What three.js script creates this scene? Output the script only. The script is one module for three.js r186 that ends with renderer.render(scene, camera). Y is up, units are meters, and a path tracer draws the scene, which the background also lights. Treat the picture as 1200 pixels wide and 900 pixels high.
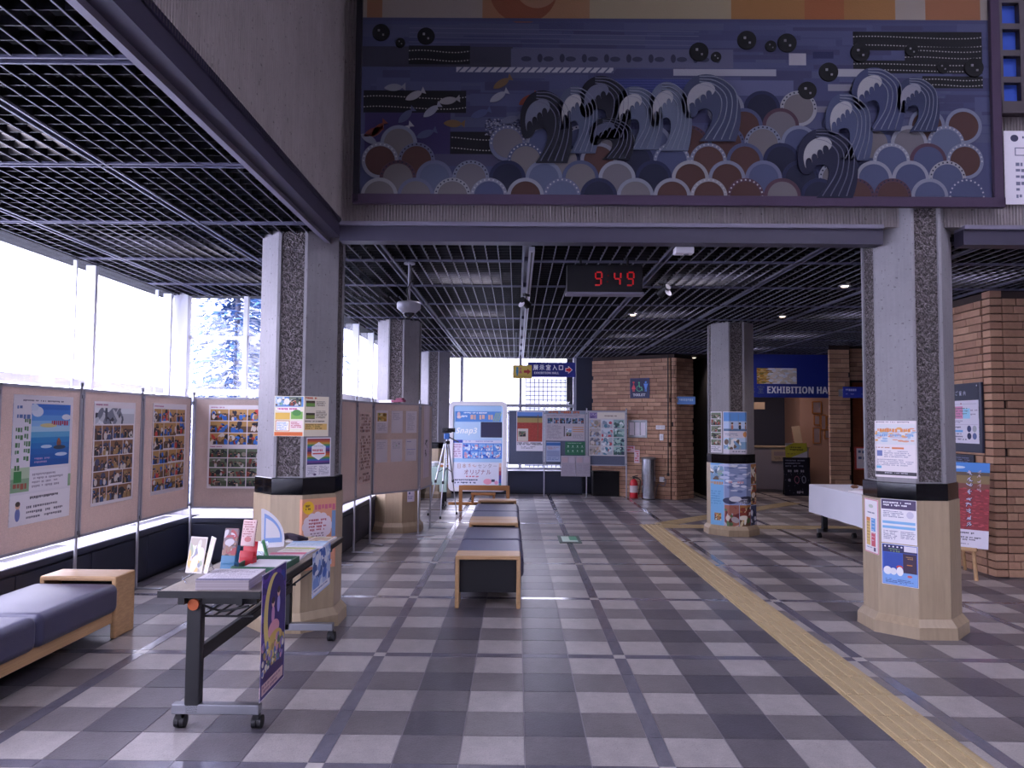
import * as THREE from 'three';
import { mergeGeometries } from 'three/addons/utils/BufferGeometryUtils.js';
import { RoundedBoxGeometry } from 'three/addons/geometries/RoundedBoxGeometry.js';
import { FontLoader } from 'three/addons/loaders/FontLoader.js';
import { TextGeometry } from 'three/addons/geometries/TextGeometry.js';
import { RectAreaLightUniformsLib } from 'three/addons/lights/RectAreaLightUniformsLib.js';

// ------------------------------------------------------------------ camera, sky, exposure
const scene = new THREE.Scene();
const camera = new THREE.PerspectiveCamera(2 * Math.atan(450 / 859.1) * 180 / Math.PI, 4 / 3, 0.05, 200);
camera.position.set(0, 1.537, 0);
camera.rotation.order = 'YXZ';
camera.rotation.set(0.05119, 0.00692, 0.00838);
scene.add(camera);
scene.background = new THREE.Color(0.97, 0.95, 1.25);      // bright overcast sky
scene.backgroundIntensity = 10.0;
const renderer = new THREE.WebGLRenderer();
renderer.toneMapping = THREE.LinearToneMapping;
renderer.toneMappingExposure = 0.8;
renderer.shadowMap.enabled = true;
RectAreaLightUniformsLib.init();
const LAMP_POWER = 40;

// ------------------------------------------------------------------ helpers
const rng = (s) => () => { s |= 0; s = s + 0x6D2B79F5 | 0; let t = Math.imul(s ^ s >>> 15, 1 | s); t = t + Math.imul(t ^ t >>> 7, 61 | t) ^ t; return ((t ^ t >>> 14) >>> 0) / 4294967296; };
const names = {};
const numbered = (n) => { const k = names[n] = (names[n] ?? -1) + 1; return k ? n + '_' + String(k).padStart(3, '0') : n; };
function tag(o, label, category, group) { o.userData.label = label; o.userData.category = category; if (group) o.userData.group = group; return o; }
function thing(name, label, category, [x, y, z] = [0, 0, 0], turn = 0, group) {
  const o = new THREE.Group(); o.name = numbered(name); scene.add(o);
  o.position.set(x, y, z); o.rotation.y = turn;
  return tag(o, label, category, group);
}
function obj(name, geos, mat, parent = scene) {
  const g = Array.isArray(geos) ? (geos.length > 1 ? merge(geos) : geos[0]) : geos;
  const m = new THREE.Mesh(g, mat); m.name = parent === scene ? numbered(name) : name; m.castShadow = m.receiveShadow = true; parent.add(m); return m;
}
function merge(list) { return mergeGeometries(list.map((g) => { const h = g.index ? g.toNonIndexed() : g.clone(); for (const k of Object.keys(h.attributes)) if (!['position', 'normal', 'uv'].includes(k)) h.deleteAttribute(k); return h; })); }
function struct(name, geos, mat, parent = scene) { const m = obj(name, geos, mat, parent); if (parent === scene) m.userData.kind = 'structure'; return m; }
function structGroup(name) { const g = new THREE.Group(); g.name = name; g.userData.kind = 'structure'; scene.add(g); return g; }
// a box with uv in metres
function bx(w, h, d, x = 0, y = 0, z = 0, ry = 0, rx = 0, rz = 0) {
  const g = new THREE.BoxGeometry(w, h, d), uv = g.attributes.uv, s = [[d, h], [d, h], [w, d], [w, d], [w, h], [w, h]];
  for (let f = 0; f < 6; f++) for (let k = 0; k < 4; k++) { const i = f * 4 + k; uv.setXY(i, uv.getX(i) * s[f][0], uv.getY(i) * s[f][1]); }
  return place(g, x, y, z, ry, rx, rz);
}
const span = (x0, x1, y0, y1, z0, z1) => bx(x1 - x0, y1 - y0, z1 - z0, (x0 + x1) / 2, (y0 + y1) / 2, (z0 + z1) / 2);
function place(g, x = 0, y = 0, z = 0, ry = 0, rx = 0, rz = 0) { return g.applyMatrix4(new THREE.Matrix4().compose(new THREE.Vector3(x, y, z), new THREE.Quaternion().setFromEuler(new THREE.Euler(rx, ry, rz, 'YXZ')), new THREE.Vector3(1, 1, 1))); }
function rb(w, h, d, r, x = 0, y = 0, z = 0, ry = 0, rx = 0, rz = 0) { return place(new RoundedBoxGeometry(w, h, d, 2, r), x, y, z, ry, rx, rz); }
function cyl(r0, r1, h, x = 0, y = 0, z = 0, n = 16, ry = 0, rx = 0, rz = 0) { return place(new THREE.CylinderGeometry(r0, r1, h, n), x, y, z, ry, rx, rz); }
function bar(a, b, r, n = 8) { const A = new THREE.Vector3(...a), B = new THREE.Vector3(...b), L = A.distanceTo(B), g = new THREE.CylinderGeometry(r, r, L, n); g.applyQuaternion(new THREE.Quaternion().setFromUnitVectors(new THREE.Vector3(0, 1, 0), B.clone().sub(A).normalize())); return g.translate((A.x + B.x) / 2, (A.y + B.y) / 2, (A.z + B.z) / 2); }
function tube(pts, r, n = 24, s = 8) { return new THREE.TubeGeometry(new THREE.CatmullRomCurve3(pts.map((p) => new THREE.Vector3(...p))), n, r, s); }
function prism(pts, y0, y1) { const s = new THREE.Shape(pts.map(([x, z]) => new THREE.Vector2(x, -z))); return new THREE.ExtrudeGeometry(s, { depth: y1 - y0, bevelEnabled: false }).rotateX(-Math.PI / 2).translate(0, y0, 0); }

// ------------------------------------------------------------------ textures
function dataTex(n, fn, srgb = true) {
  const d = new Uint8Array(n * n * 4);
  for (let y = 0; y < n; y++) for (let x = 0; x < n; x++) { const c = fn(x / n, y / n, x, y), i = (y * n + x) * 4; for (let k = 0; k < 3; k++) d[i + k] = Math.max(0, Math.min(255, Array.isArray(c) ? c[k] : c)); d[i + 3] = 255; }
  const t = new THREE.DataTexture(d, n, n); t.wrapS = t.wrapT = THREE.RepeatWrapping; t.magFilter = THREE.LinearFilter; if (srgb) t.colorSpace = THREE.SRGBColorSpace; t.needsUpdate = true; return t;
}
function noiseGrid(n, seed) { const r = rng(seed), a = Float32Array.from({ length: n * n }, r); return (u, v) => { const x = u * n, y = v * n, i = Math.floor(x), j = Math.floor(y), f = x - i, g = y - j, s = f * f * (3 - 2 * f), t = g * g * (3 - 2 * g), at = (p, q) => a[(((q % n) + n) % n) * n + ((p % n) + n) % n]; return (at(i, j) * (1 - s) + at(i + 1, j) * s) * (1 - t) + (at(i, j + 1) * (1 - s) + at(i + 1, j + 1) * s) * t; }; }
const n4 = noiseGrid(4, 1), n8 = noiseGrid(8, 2), n16 = noiseGrid(16, 3), n32 = noiseGrid(32, 4), n64 = noiseGrid(64, 5), n128 = noiseGrid(128, 6);
const fbm = (u, v) => n4(u, v) * .3 + n8(u, v) * .25 + n16(u, v) * .2 + n64(u, v) * .15 + n128(u, v) * .1;
const rep = (t, x, y = x) => { const c = t.clone(); c.repeat.set(x, y); c.needsUpdate = true; return c; };
const mixc = (a, b, t) => a.map((x, i) => x + (b[i] - x) * t);
const speckleT = dataTex(256, (u, v) => { const f = fbm(u, v), s = n128(u, v); return 205 + 50 * (f - .3) + (s > .8 ? -28 : s < .18 ? 14 : 0); });
const tileBumpT = dataTex(256, (u, v) => 255 * (n64(u, v) * .6 + n128(u, v) * .4), false);
const concreteT = dataTex(512, (u, v) => { const st = n128(u, .3) * .6 + n64(u * 2, v * .3) * .4, f = fbm(u, v), pit = n128(u * 1, v * .5 + .2) > .93 ? -55 : 0; return [216 + 34 * (f - .5) + 18 * (st - .5) + pit, 212 + 34 * (f - .5) + 18 * (st - .5) + pit, 211 + 34 * (f - .5) + 16 * (st - .5) + pit]; });
const travT = dataTex(512, (u, v) => { const st = n32(u * 2, v * .12) * .5 + n128(u, v * .1) * .5, f = fbm(u, v * .5), k = 18 * (st - .5) + 22 * (f - .5); return [222 + k, 213 + k, 200 + k * .9]; });
const pebbleT = dataTex(256, (u, v) => { const a = n64(u, v), b = n32(u + .3, v + .1), k = (a - .5) * 150 + (b - .5) * 70; return [148 + k, 142 + k, 138 + k]; });
const pebbleB = dataTex(256, (u, v) => 255 * Math.min(1, Math.max(0, n64(u, v) * 1.1 - .1 + (n32(u + .3, v) - .5) * .5)), false);
const woodT = dataTex(512, (u, v) => { const w = n8(u * .5, v * 2) * .5 + n128(u * .06, v) * .5, l = Math.sin((v * 40 + w * 5) * 2) * .5 + .5, k = 26 * (w - .5) + 14 * (l - .5); return [224 + k, 198 + k, 166 + k * .9]; });
const clothT = dataTex(256, (u, v) => 232 + 34 * (n128(u, v) - .5) + 12 * (fbm(u, v) - .5));
const brickT = dataTex(256, (u, v) => { const k = 46 * (fbm(u, v) - .5) + (n128(u, v) > .85 ? -26 : 0); return [212 + k, 194 + k, 178 + k]; });
const leatherB = dataTex(256, (u, v) => 255 * (n128(u, v) * .5 + n64(u, v) * .5), false);

const C = (h) => new THREE.Color(h);
const std = (color, roughness = .6, metalness = 0, extra = {}) => new THREE.MeshStandardMaterial({ color: C(color), roughness, metalness, ...extra });
const M = {
  tile: ['#c0b8b8', '#867f83', '#79737a', '#5f5b66'].map((c) => std(c, .34, 0, { map: rep(speckleT, 2), bumpMap: rep(tileBumpT, 2), bumpScale: .0009 })),
  strip: std('#7d7a88', .16, 0, { map: rep(speckleT, 3) }), stripLight: std('#b6b0ae', .2),
  slab: std('#938d94', .8), grout: std('#7d7880', .8),
  tactile: std('#d6be92', .55, 0, { map: rep(speckleT, 2) }),
  concrete: std('#a09899', .85, 0, { map: rep(concreteT, .8), bumpMap: rep(concreteT, .8), bumpScale: .002 }),
  shaft: std('#a2a1a8', .6, 0, { map: rep(concreteT, .9) }),
  pebble: std('#a39da4', .75, 0, { map: rep(pebbleT, 2.3), bumpMap: rep(pebbleB, 2.3), bumpScale: .014 }),
  trav: std('#c0b29e', .4, 0, { map: rep(travT, .8) }),
  blackStone: std('#0c0c10', .06),
  beam: std('#363244', .5), beamLip: std('#716c7c', .5),
  plenum: std('#08080c', .95), blade: std('#15151b', .3), bladeLitEdge: std('#62626f', .5), rail: std('#55556a', .45),
  alu: std('#b9bac4', .35, .7), aluMatt: std('#a6a6b2', .5, .3), frameWhite: std('#e4e6ee', .4),
  board: new THREE.MeshPhysicalMaterial({ color: C('#dfcbc2'), roughness: .95, map: rep(clothT, 3), transmission: .28, thickness: 0 }), greyBoard: std('#666d84', .9, 0, { map: rep(clothT, 3) }),
  wood: std('#dcc8ae', .42, 0, { map: rep(woodT, 1.2) }), woodDark: std('#b48a62', .5, 0, { map: rep(woodT, 1.2) }),
  leather: std('#454460', .36, 0, { bumpMap: rep(leatherB, 4), bumpScale: .0008 }), inset: std('#12121a', .6),
  navy: std('#23283c', .5), sill: std('#c8c8d2', .5), grille: std('#6d6d7c', .6),
  black: std('#15151b', .5), blackSoft: std('#101016', .85), chrome: std('#c6c8d0', .22, .9), steel: std('#8f9098', .4, .8),
  white: std('#e6e4ea', .6), paper: std('#e2dfe6', .8), offwhite: std('#cfcbd2', .7),
  brick: ['#dcbcaa', '#d0b09e', '#e4c6b2', '#c6a596'].map((c) => std(c, .8, 0, { map: rep(brickT, 3), bumpMap: rep(brickT, 3), bumpScale: .001 })),
  mortar: std('#3f3230', .9), wallDark: std('#2a2834', .8), wallBeige: std('#8d7c6c', .8), wallPink: std('#a8877c', .8), deskGrey: std('#8b8694', .6),
  glass: new THREE.MeshPhysicalMaterial({ color: C('#ffffff'), transmission: 1, thickness: 0, roughness: 0, ior: 1.45 }),
  ground: std('#dfe3ec', .9), bark: std('#7c7c88', .9), needle: std('#4a74aa', .8, 0, { side: THREE.DoubleSide }), snow: std('#eef2f8', .8, 0, { side: THREE.DoubleSide }),
};
// ------------------------------------------------------------------ printed things
function cv(w, h, draw) { const c = document.createElement('canvas'); c.width = w; c.height = h; const g = c.getContext('2d'); draw(g, w, h); const t = new THREE.CanvasTexture(c); t.colorSpace = THREE.SRGBColorSpace; t.anisotropy = 8; return t; }
const pm = (t, r = .55) => new THREE.MeshStandardMaterial({ map: t, roughness: r });
const fill = (g, c, x, y, w, h) => { g.fillStyle = c; g.fillRect(x, y, w, h); };
const disc = (g, c, x, y, r, ry = r, a = 0) => { g.fillStyle = c; g.beginPath(); g.ellipse(x, y, r, ry, a, 0, 7); g.fill(); };
// unreadable small print: rows of little marks
function print(g, x, y, w, rows, lh, col, seed = 1, dense = .62) { const r = rng(seed); g.fillStyle = col; for (let i = 0; i < rows; i++) { let p = x; const end = x + w * (.7 + .3 * r()); while (p < end) { const k = lh * (.25 + .35 * r()); if (r() < .86) g.fillRect(p, y + i * lh, k, lh * dense * (.6 + .4 * r())); p += k + lh * .14; } } }
// a photograph of people and things, as soft patches
function photo(g, x, y, w, h, seed, pal) {
  const r = rng(seed); g.save(); g.beginPath(); g.rect(x, y, w, h); g.clip();
  fill(g, pal[0], x, y, w, h); fill(g, pal[1], x, y, w, h * (.3 + .3 * r()));
  for (let i = 0; i < (pal.people ? 10 : 22); i++) disc(g, pal[Math.floor(r() * pal.length)], x + r() * w, y + h * (.2 + .8 * r()), w * (.06 + .16 * r()), h * (.08 + .2 * r()), r() * 3);
  if (pal.people) for (let i = 0; i < 4; i++) { const px = x + w * (.1 + .8 * r()), py = y + h * (.35 + .3 * r()), s = h * (.07 + .06 * r()); disc(g, pal[2 + Math.floor(r() * (pal.length - 2))], px, py + s * 2.6, s * 1.6, s * 2.2); disc(g, '#d8a888', px, py, s * .9, s); disc(g, '#1c1a22', px, py - s * .5, s * .95, s * .6); }
  g.restore();
}
const PAL = { brown: ['#5b4032', '#8d6444', '#262433', '#3c5688', '#d9d2cc', '#a88658', '#191820', '#4a4a66'], blue: ['#6d5238', '#c59a5c', '#2468c8', '#1c1a28', '#e8dfd8', '#d44a40', '#b98d60', '#2e2b3c', '#3a7ad8'], green: ['#4c5a44', '#6f7d66', '#2c3440', '#a09888', '#c8c4c0', '#5c4a44', '#8c3f38', '#22262c'], food: ['#6b4a30', '#b07840', '#d8c8a0', '#8c3828', '#e8e0d0', '#4c6a34', '#2b1f1a', '#c89c58'], sea: ['#7da3c8', '#b8d0e8', '#4a6a8c', '#dfe6ee', '#98a8b4', '#6c5a50', '#f0f0f2', '#88b49c'] };
PAL.brown.people = PAL.blue.people = PAL.green.people = true;
// written characters as strokes on a ten by ten square
const K = {
  展: '2,1 9,1 9,3 2,3|2,1 2,6 1,10|3,4.5 9,4.5|5,3.5 5,6|7,3.5 7,6|2.5,6 9.5,6|4,6 4,9.5 6,8.5|5.5,6 9,9.8|8.5,6.8 6.5,8', 示: '2,1 8,1|1,4 9,4|5,4 5,10|3,6 1,9|7,6 9,9',
  室: '5,0 5,1.5|1,3 1,1.5 9,1.5 9,3|2,3.7 8,3.7|5,3.7 3,5.5 7.5,5.3|6.5,4.5 8,6|2,7.3 8,7.3|5,5.5 5,9.7|1,9.7 9,9.7', 入: '4,1 5,3 2,9.5|5,3 9,9.5', 口: '1.5,1.5 8.5,1.5 8.5,9 1.5,9 1.5,1.5',
  オ: '1,3 9,3|6,0 6,10 4.5,9|6,3 1,9', リ: '2,1 2,6|8,1 8,6 4,10', ジ: '1,2 3,3|.5,5 2.5,6|1.5,9.5 5,8.5 8.5,4|7,1 8,2.5|8.8,.5 9.8,2', ナ: '1,3 9,3|5,0 5,5 2,10', ル: '3,1 3,6 1,10|6,1 6,9 9.5,6',
  日: '2,1 8,1 8,10 2,10 2,1|2,5.5 8,5.5', 本: '1,3 9,3|5,0 5,10|5,3 1,8|5,3 9,8|3,8 7,8', セ: '1,4.5 9,3 7.5,6|4,1 4,9 8.5,9', ン: '1.5,2 3.5,3.5|1.5,9 5,8 9,3', タ: '4,0 1,5|3.5,2 8.5,2 6,7 2,10|3.5,5 6.5,7', ー: '1,5 9,5',
  ご: '2,2 8,2.5|2,6 3,8.5 8,8.5|8,0 8.7,1.2|9.2,0 9.8,1', 案: '5,0 5,1.3|1,3 1,1.3 9,1.3 9,3|2,4 8,4|4,2.5 3,5 8,6|7,4 2,6|1,7 9,7|5,6 5,10|5,7 1.5,10|5,7 8.5,10', 内: '1.5,10 1.5,3 8.5,3 8.5,10|5,0 5,4 3,7.5|5,4 7,7',
};
function kanji(g, text, x, y, s, col, lw = s * .13, step = s * 1.15, down = false) {
  g.strokeStyle = col; g.lineWidth = lw; g.lineJoin = g.lineCap = 'round';
  [...text].forEach((ch, i) => { const ox = x + (down ? 0 : i * step), oy = y + (down ? i * step : 0); for (const st of (K[ch] ?? '2,2 8,3|3,5 7,5 8,9|5,1 4,9').split('|')) { g.beginPath(); st.split(' ').forEach((p, k) => { const [a, b] = p.split(',').map(Number); g[k ? 'lineTo' : 'moveTo'](ox + a * s / 10, oy + b * s / 10); }); g.stroke(); } });
}
function txt(g, s, x, y, size, col, font = 'sans-serif', weight = 'bold', w) { g.fillStyle = col; g.font = `${weight} ${size}px ${font}`; g.textBaseline = 'alphabetic'; if (w) g.fillText(s, x, y, w); else g.fillText(s, x, y); }
// characters too blurred to read: loose brush strokes in a row or a column
function scribble(g, x, y, s, n, col, lw, step, seed, down = false) { const r = rng(seed); g.strokeStyle = col; g.lineWidth = lw; g.lineCap = 'round'; for (let i = 0; i < n; i++) { const ox = x + (down ? (r() - .5) * s * .3 : i * step), oy = y + (down ? i * step : 0); for (let k = 0; k < 4; k++) { g.beginPath(); g.moveTo(ox + r() * s, oy + r() * s); g.quadraticCurveTo(ox + r() * s, oy + r() * s, ox + r() * s, oy + r() * s); g.stroke(); } } }
function figure(g, x, y, s, shirt) { disc(g, shirt, x, y + s * .55, s * .22, s * .4); disc(g, '#e4b89c', x, y, s * .2, s * .22); disc(g, '#3a2a26', x, y - s * .1, s * .21, s * .15); }
function collage(seed, pal, rows, head) { return cv(384, 540, (g, w, h) => {
  fill(g, '#ece6ea', 0, 0, w, h); const r = rng(seed); let y = 14;
  print(g, 14, y, 110, 1, 14, '#b05888', seed); y += 4; if (head) { photo(g, 12, y + 16, w - 24, 84, seed + 5, ['#c8ccd4', '#e8ecf2', '#2c3040', '#484c5c', '#7a8090', '#15161c']); y += 108; } else y += 16;
  const rh = (h - y - 12) / rows; for (let j = 0; j < rows; j++) { let x = 12; const n = 3 + Math.floor(r() * 2), ws = Array.from({ length: n }, () => .7 + r()), sum = ws.reduce((a, b) => a + b); for (let i = 0; i < n; i++) { const cw = (w - 24) * ws[i] / sum; photo(g, x, y, cw - 5, rh - (r() < .3 ? 12 : 5), seed * 31 + j * 7 + i, pal); x += cw; } y += rh; }
}); }
// a printed sheet: a thin slab at its real place; the print faces +z before it is turned
function sheet(name, label, category, tex, w, h, [x, y, z], ry = 0, rx = 0, group, rz = 0) {
  const g = new THREE.BoxGeometry(w, h, .003); const m = obj(name, g, tex.isMaterial ? tex : pm(tex)); m.position.set(x, y, z); m.rotation.set(rx, ry, rz, 'YXZ'); return tag(m, label, category, group);
}

// ------------------------------------------------------------------ floor
const BX = -0.888, BZ = -4.907, MOD = 1.575, CEIL = 2.93;
const floor = structGroup('floor');
struct('slab', span(-4.1, 8.7, -.2, -.0022, -19.2, 7.2), M.slab, floor);
camera.updateMatrixWorld(true); camera.updateProjectionMatrix();
const seen = (x, y, z) => { const p = new THREE.Vector3(x, y, z).project(camera); return Math.abs(p.x) < 1.06 && Math.abs(p.y) < 1.06 && z < -.3; };
{
  const tiles = [], strips = [], J = .0032;
  const onTactile = (x, z) => false;
  for (let mi = -3; mi < 7; mi++) for (let mj = -3; mj < 10; mj++) {
    const ox = BX + mi * MOD, oz = BZ - mj * MOD;             // crossing of two bands at the module's near left corner
    for (let i = 0; i < 5; i++) for (let j = 0; j < 5; j++) {
      const x = ox + .0375 + .3 * i + .15, z = oz - .0375 - .3 * j - .15;
      if (x < -4 || x > 8.6 || z > 1.4 || z < -19) continue;
      tiles.push([x, z, (i % 2 ? 2 : 0) + (j % 2 ? 1 : 0)]);
    }
    for (let i = 0; i < 5; i++) { strips.push([ox, oz - .0375 - .3 * i - .15, .075, .3, 0]); strips.push([ox + .0375 + .3 * i + .15, oz, .3, .075, 0]); }
    strips.push([ox, oz, .075, .075, 1]);
  }
  const near = tiles.filter(([x, z]) => seen(x, 0, z)).sort((a, b) => b[1] - a[1]).slice(0, 300), set = new Set(near);
  const geos = [0, 1, 2].map((k) => { const g = bx(.3 - J * 2, .016, .3 - J * 2); const uv = g.attributes.uv; for (let q = 0; q < uv.count; q++) uv.setXY(q, uv.getX(q) + k * .37, uv.getY(q) + k * .21); return g; });
  const r = rng(9);
  for (const t of near) { const m = struct('floor_tile', geos[Math.floor(r() * 3)], M.tile[t[2]], floor); m.position.set(t[0], -.008 + (r() - .5) * .0006, t[1]); }
  for (let k = 0; k < 4; k++) { const s = struct('floor_tile', tiles.filter((t) => !set.has(t) && t[2] === k).map((t) => bx(.3 - J * 2, .016, .3 - J * 2, t[0], -.008, t[1])), M.tile[k], floor); s.userData.kind = 'stuff'; }
  const ok = strips.filter(([x, z]) => x > -4 && x < 8.6 && z < 1.4 && z > -19), nearS = ok.filter(([x, z]) => z > -8 && seen(x, 0, z)).sort((a, b) => b[1] - a[1]).slice(0, 290), setS = new Set(nearS);
  const sg = {};
  for (const s of nearS) { const m = struct('band_tile', sg[s[2] + '' + s[3]] ??= bx(s[2] - .003, .016, s[3] - .003), s[4] ? M.stripLight : M.strip, floor); m.position.set(s[0], -.008, s[1]); }
  for (let k = 0; k < 2; k++) { const s = struct('band_tile', ok.filter((q) => !setS.has(q) && q[4] === k).map((q) => bx(q[2] - .003, .016, q[3] - .003, q[0], -.008, q[1])), k ? M.stripLight : M.strip, floor); s.userData.kind = 'stuff'; }
  // ribbed yellow guiding path, tile by tile
  const tg = merge([bx(.297, .006, .297, 0, .003, 0), ...[-.108, -.036, .036, .108].map((x) => rb(.034, .008, .285, .003, x, .009, 0))]);
  const put = (x, z, a) => { const m = struct('guiding_tile', tg, M.tactile, floor); m.position.set(x, 0, z); m.rotation.y = a; };
  for (let z = 1; z > -11.1; z -= .3) put(2.005, z, 0);
  for (let x = 2.305; x < 8.4; x += .3) put(x, -11, Math.PI / 2);
  for (let k = 1; k < 16; k++) put(2.11 + k * .2121, -11.11 - k * .2121, -Math.PI / 4);
}

// ------------------------------------------------------------------ walls of the hall and what encloses it
function fluted(len, y0, y1, pitch, depth) {           // a fluted concrete face along +x, facing +z
  const n = Math.round(len / pitch), p = len / n, s = new THREE.Shape(); s.moveTo(0, -.18);
  for (let i = 0; i < n; i++) { const x = i * p; if (!i) s.lineTo(0, -depth); s.lineTo(x + p * .2, 0); s.lineTo(x + p * .62, 0); s.lineTo(x + p * .8, -depth); s.lineTo(x + p, -depth); }
  s.lineTo(len, -.18); s.closePath();
  return new THREE.ExtrudeGeometry(s, { depth: y1 - y0, bevelEnabled: false }).rotateX(-Math.PI / 2).scale(1, 1, -1).toNonIndexed();
}
function flutedWall(len, y0, y1, pitch, depth) {
  const n = Math.round(len / pitch), p = len / n, pos = [], uv = [];
  const prof = [[0, -.2], [0, -depth]]; for (let i = 0; i < n; i++) { const x = i * p; prof.push([x + p * .2, 0], [x + p * .62, 0], [x + p * .8, -depth], [x + p, -depth]); } prof.push([len, -.2]);
  const quad = (a, b, c, d, ua, ub) => { for (const [q, u] of [[a, [ua, y0]], [b, [ub, y0]], [c, [ub, y1]], [a, [ua, y0]], [c, [ub, y1]], [d, [ua, y1]]]) { pos.push(...q); uv.push(...u); } };
  for (let i = 0; i + 1 < prof.length; i++) { const [xa, za] = prof[i], [xb, zb] = prof[i + 1]; quad([xa, y0, za], [xb, y0, zb], [xb, y1, zb], [xa, y1, za], xa, xb + .001); }
  quad([len, y0, -.2], [0, y0, -.2], [0, y1, -.2], [len, y1, -.2], len, 0);
  quad([0, y0, -.2], [len, y0, -.2], [len, y0, 0], [0, y0, 0], 0, len); quad([0, y1, 0], [len, y1, 0], [len, y1, -.2], [0, y1, -.2], 0, len);
  const g = new THREE.BufferGeometry(); g.setAttribute('position', new THREE.Float32BufferAttribute(pos, 3)); g.setAttribute('uv', new THREE.Float32BufferAttribute(uv, 2)); g.computeVertexNormals(); return g;
}
const HI = 6.6;
struct('wall_upper_front', [flutedWall(9.94, 3.02, HI, .0235, .009).translate(-1.34, 0, -5.455)], M.concrete);
struct('wall_upper_left', [flutedWall(12.6, 3.02, HI, .0235, .004).rotateY(Math.PI / 2).translate(-1.335, 0, 7.1)], M.concrete);
struct('wall_right', span(8.6, 8.8, 0, HI, -19.2, 7.2), M.concrete);
const ADDED_SKYLIGHT = [3.0, 6.2, -3.2, 2.8];                  // x0, x1, z0, z1 of an unseen roof light, added to daylight the tall hall
{ const [a, b, c, d] = ADDED_SKYLIGHT; struct('ceiling_upper', [span(-1.6, a, HI, HI + .2, -5.8, 7.2), span(b, 8.8, HI, HI + .2, -5.8, 7.2), span(a, b, HI, HI + .2, -5.8, c), span(a, b, HI, HI + .2, d, 7.2)], M.concrete);
  const w = structGroup('added_window_7'); struct('pane', span(a, b, HI + .1, HI + .11, c, d), M.glass, w); struct('frame', [0, .25, .5, .75, 1].map((f) => bx(b - a, .1, .06, (a + b) / 2, HI + .08, c + (d - c) * f)), M.aluMatt, w); }  // glazing of the added roof light
struct('wall_back', [span(-4.1, 1.2, 0, HI, 7, 7.2), span(2.9, 8.8, 0, HI, 7, 7.2), span(1.2, 2.9, 2.7, HI, 7, 7.2)], M.concrete);
{ const w = structGroup('added_window_1'); struct('pane', span(1.2, 2.9, .02, 2.7, 7.08, 7.1), M.glass, w); struct('frame', [1.24, 2.05, 2.86].map((x) => bx(.07, 2.7, .12, x, 1.35, 7.09)).concat([bx(1.7, .08, .12, 2.05, 2.66, 7.09), bx(1.7, .08, .12, 2.05, .04, 7.09)]), M.aluMatt, w); }  // unseen rear glazing, added to let fill daylight in behind the camera
struct('wall_far', [span(1.29, 8.8, 0, 3.6, -19.2, -19)], M.wallDark);
struct('trim_1', [span(-1.435, -1.345, 2.915, 3.03, -5.47, 7), bx(.02, .035, 12.5, -1.345, 3.035, .78)], M.beam);
struct('trim_6', span(-1.47, -1.435, 2.885, 3.0, -5.56, 7), M.beamLip);
struct('trim_2', [span(-1.345, 2.73, 2.885, 3.0, -5.56, -5.44), span(3.33, 8.6, 2.885, 3.0, -5.56, -5.44)], M.beam);
struct('trim_3', [span(-1.345, 2.73, 3.0, 3.03, -5.56, -5.42), span(3.33, 8.6, 3.0, 3.03, -5.56, -5.42)], M.beamLip);
// dark slab over the low ceilings, and the solid parts over the windows
struct('ceiling_slab', [span(-4.1, -1.46, 3.55, 3.75, -8.4, 7.2), span(-2.6, 8.8, 3.55, 3.75, -19.2, -5.66), span(-4.1, -1.47, 2.93, 3.55, -1.5, 7)], M.plenum);
struct('wall_over_windows', [span(-4.1, -3.85, 2.93, 3.6, -8.4, 7.2), span(-4.1, -2.3, 2.93, 3.6, -8.4, -8.2), span(-2.6, -2.3, 2.93, 3.6, -16.2, -8.2), span(-2.6, 1.4, 2.93, 3.6, -16.2, -16)], M.plenum);
struct('wall_far_left', [span(1.29, 1.8, 0, 3.6, -16.2, -15.9)], M.navy);
struct('wall_behind_toilets', [span(1.7, 1.9, 0, 3.6, -19.2, -16)], M.wallDark);

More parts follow.
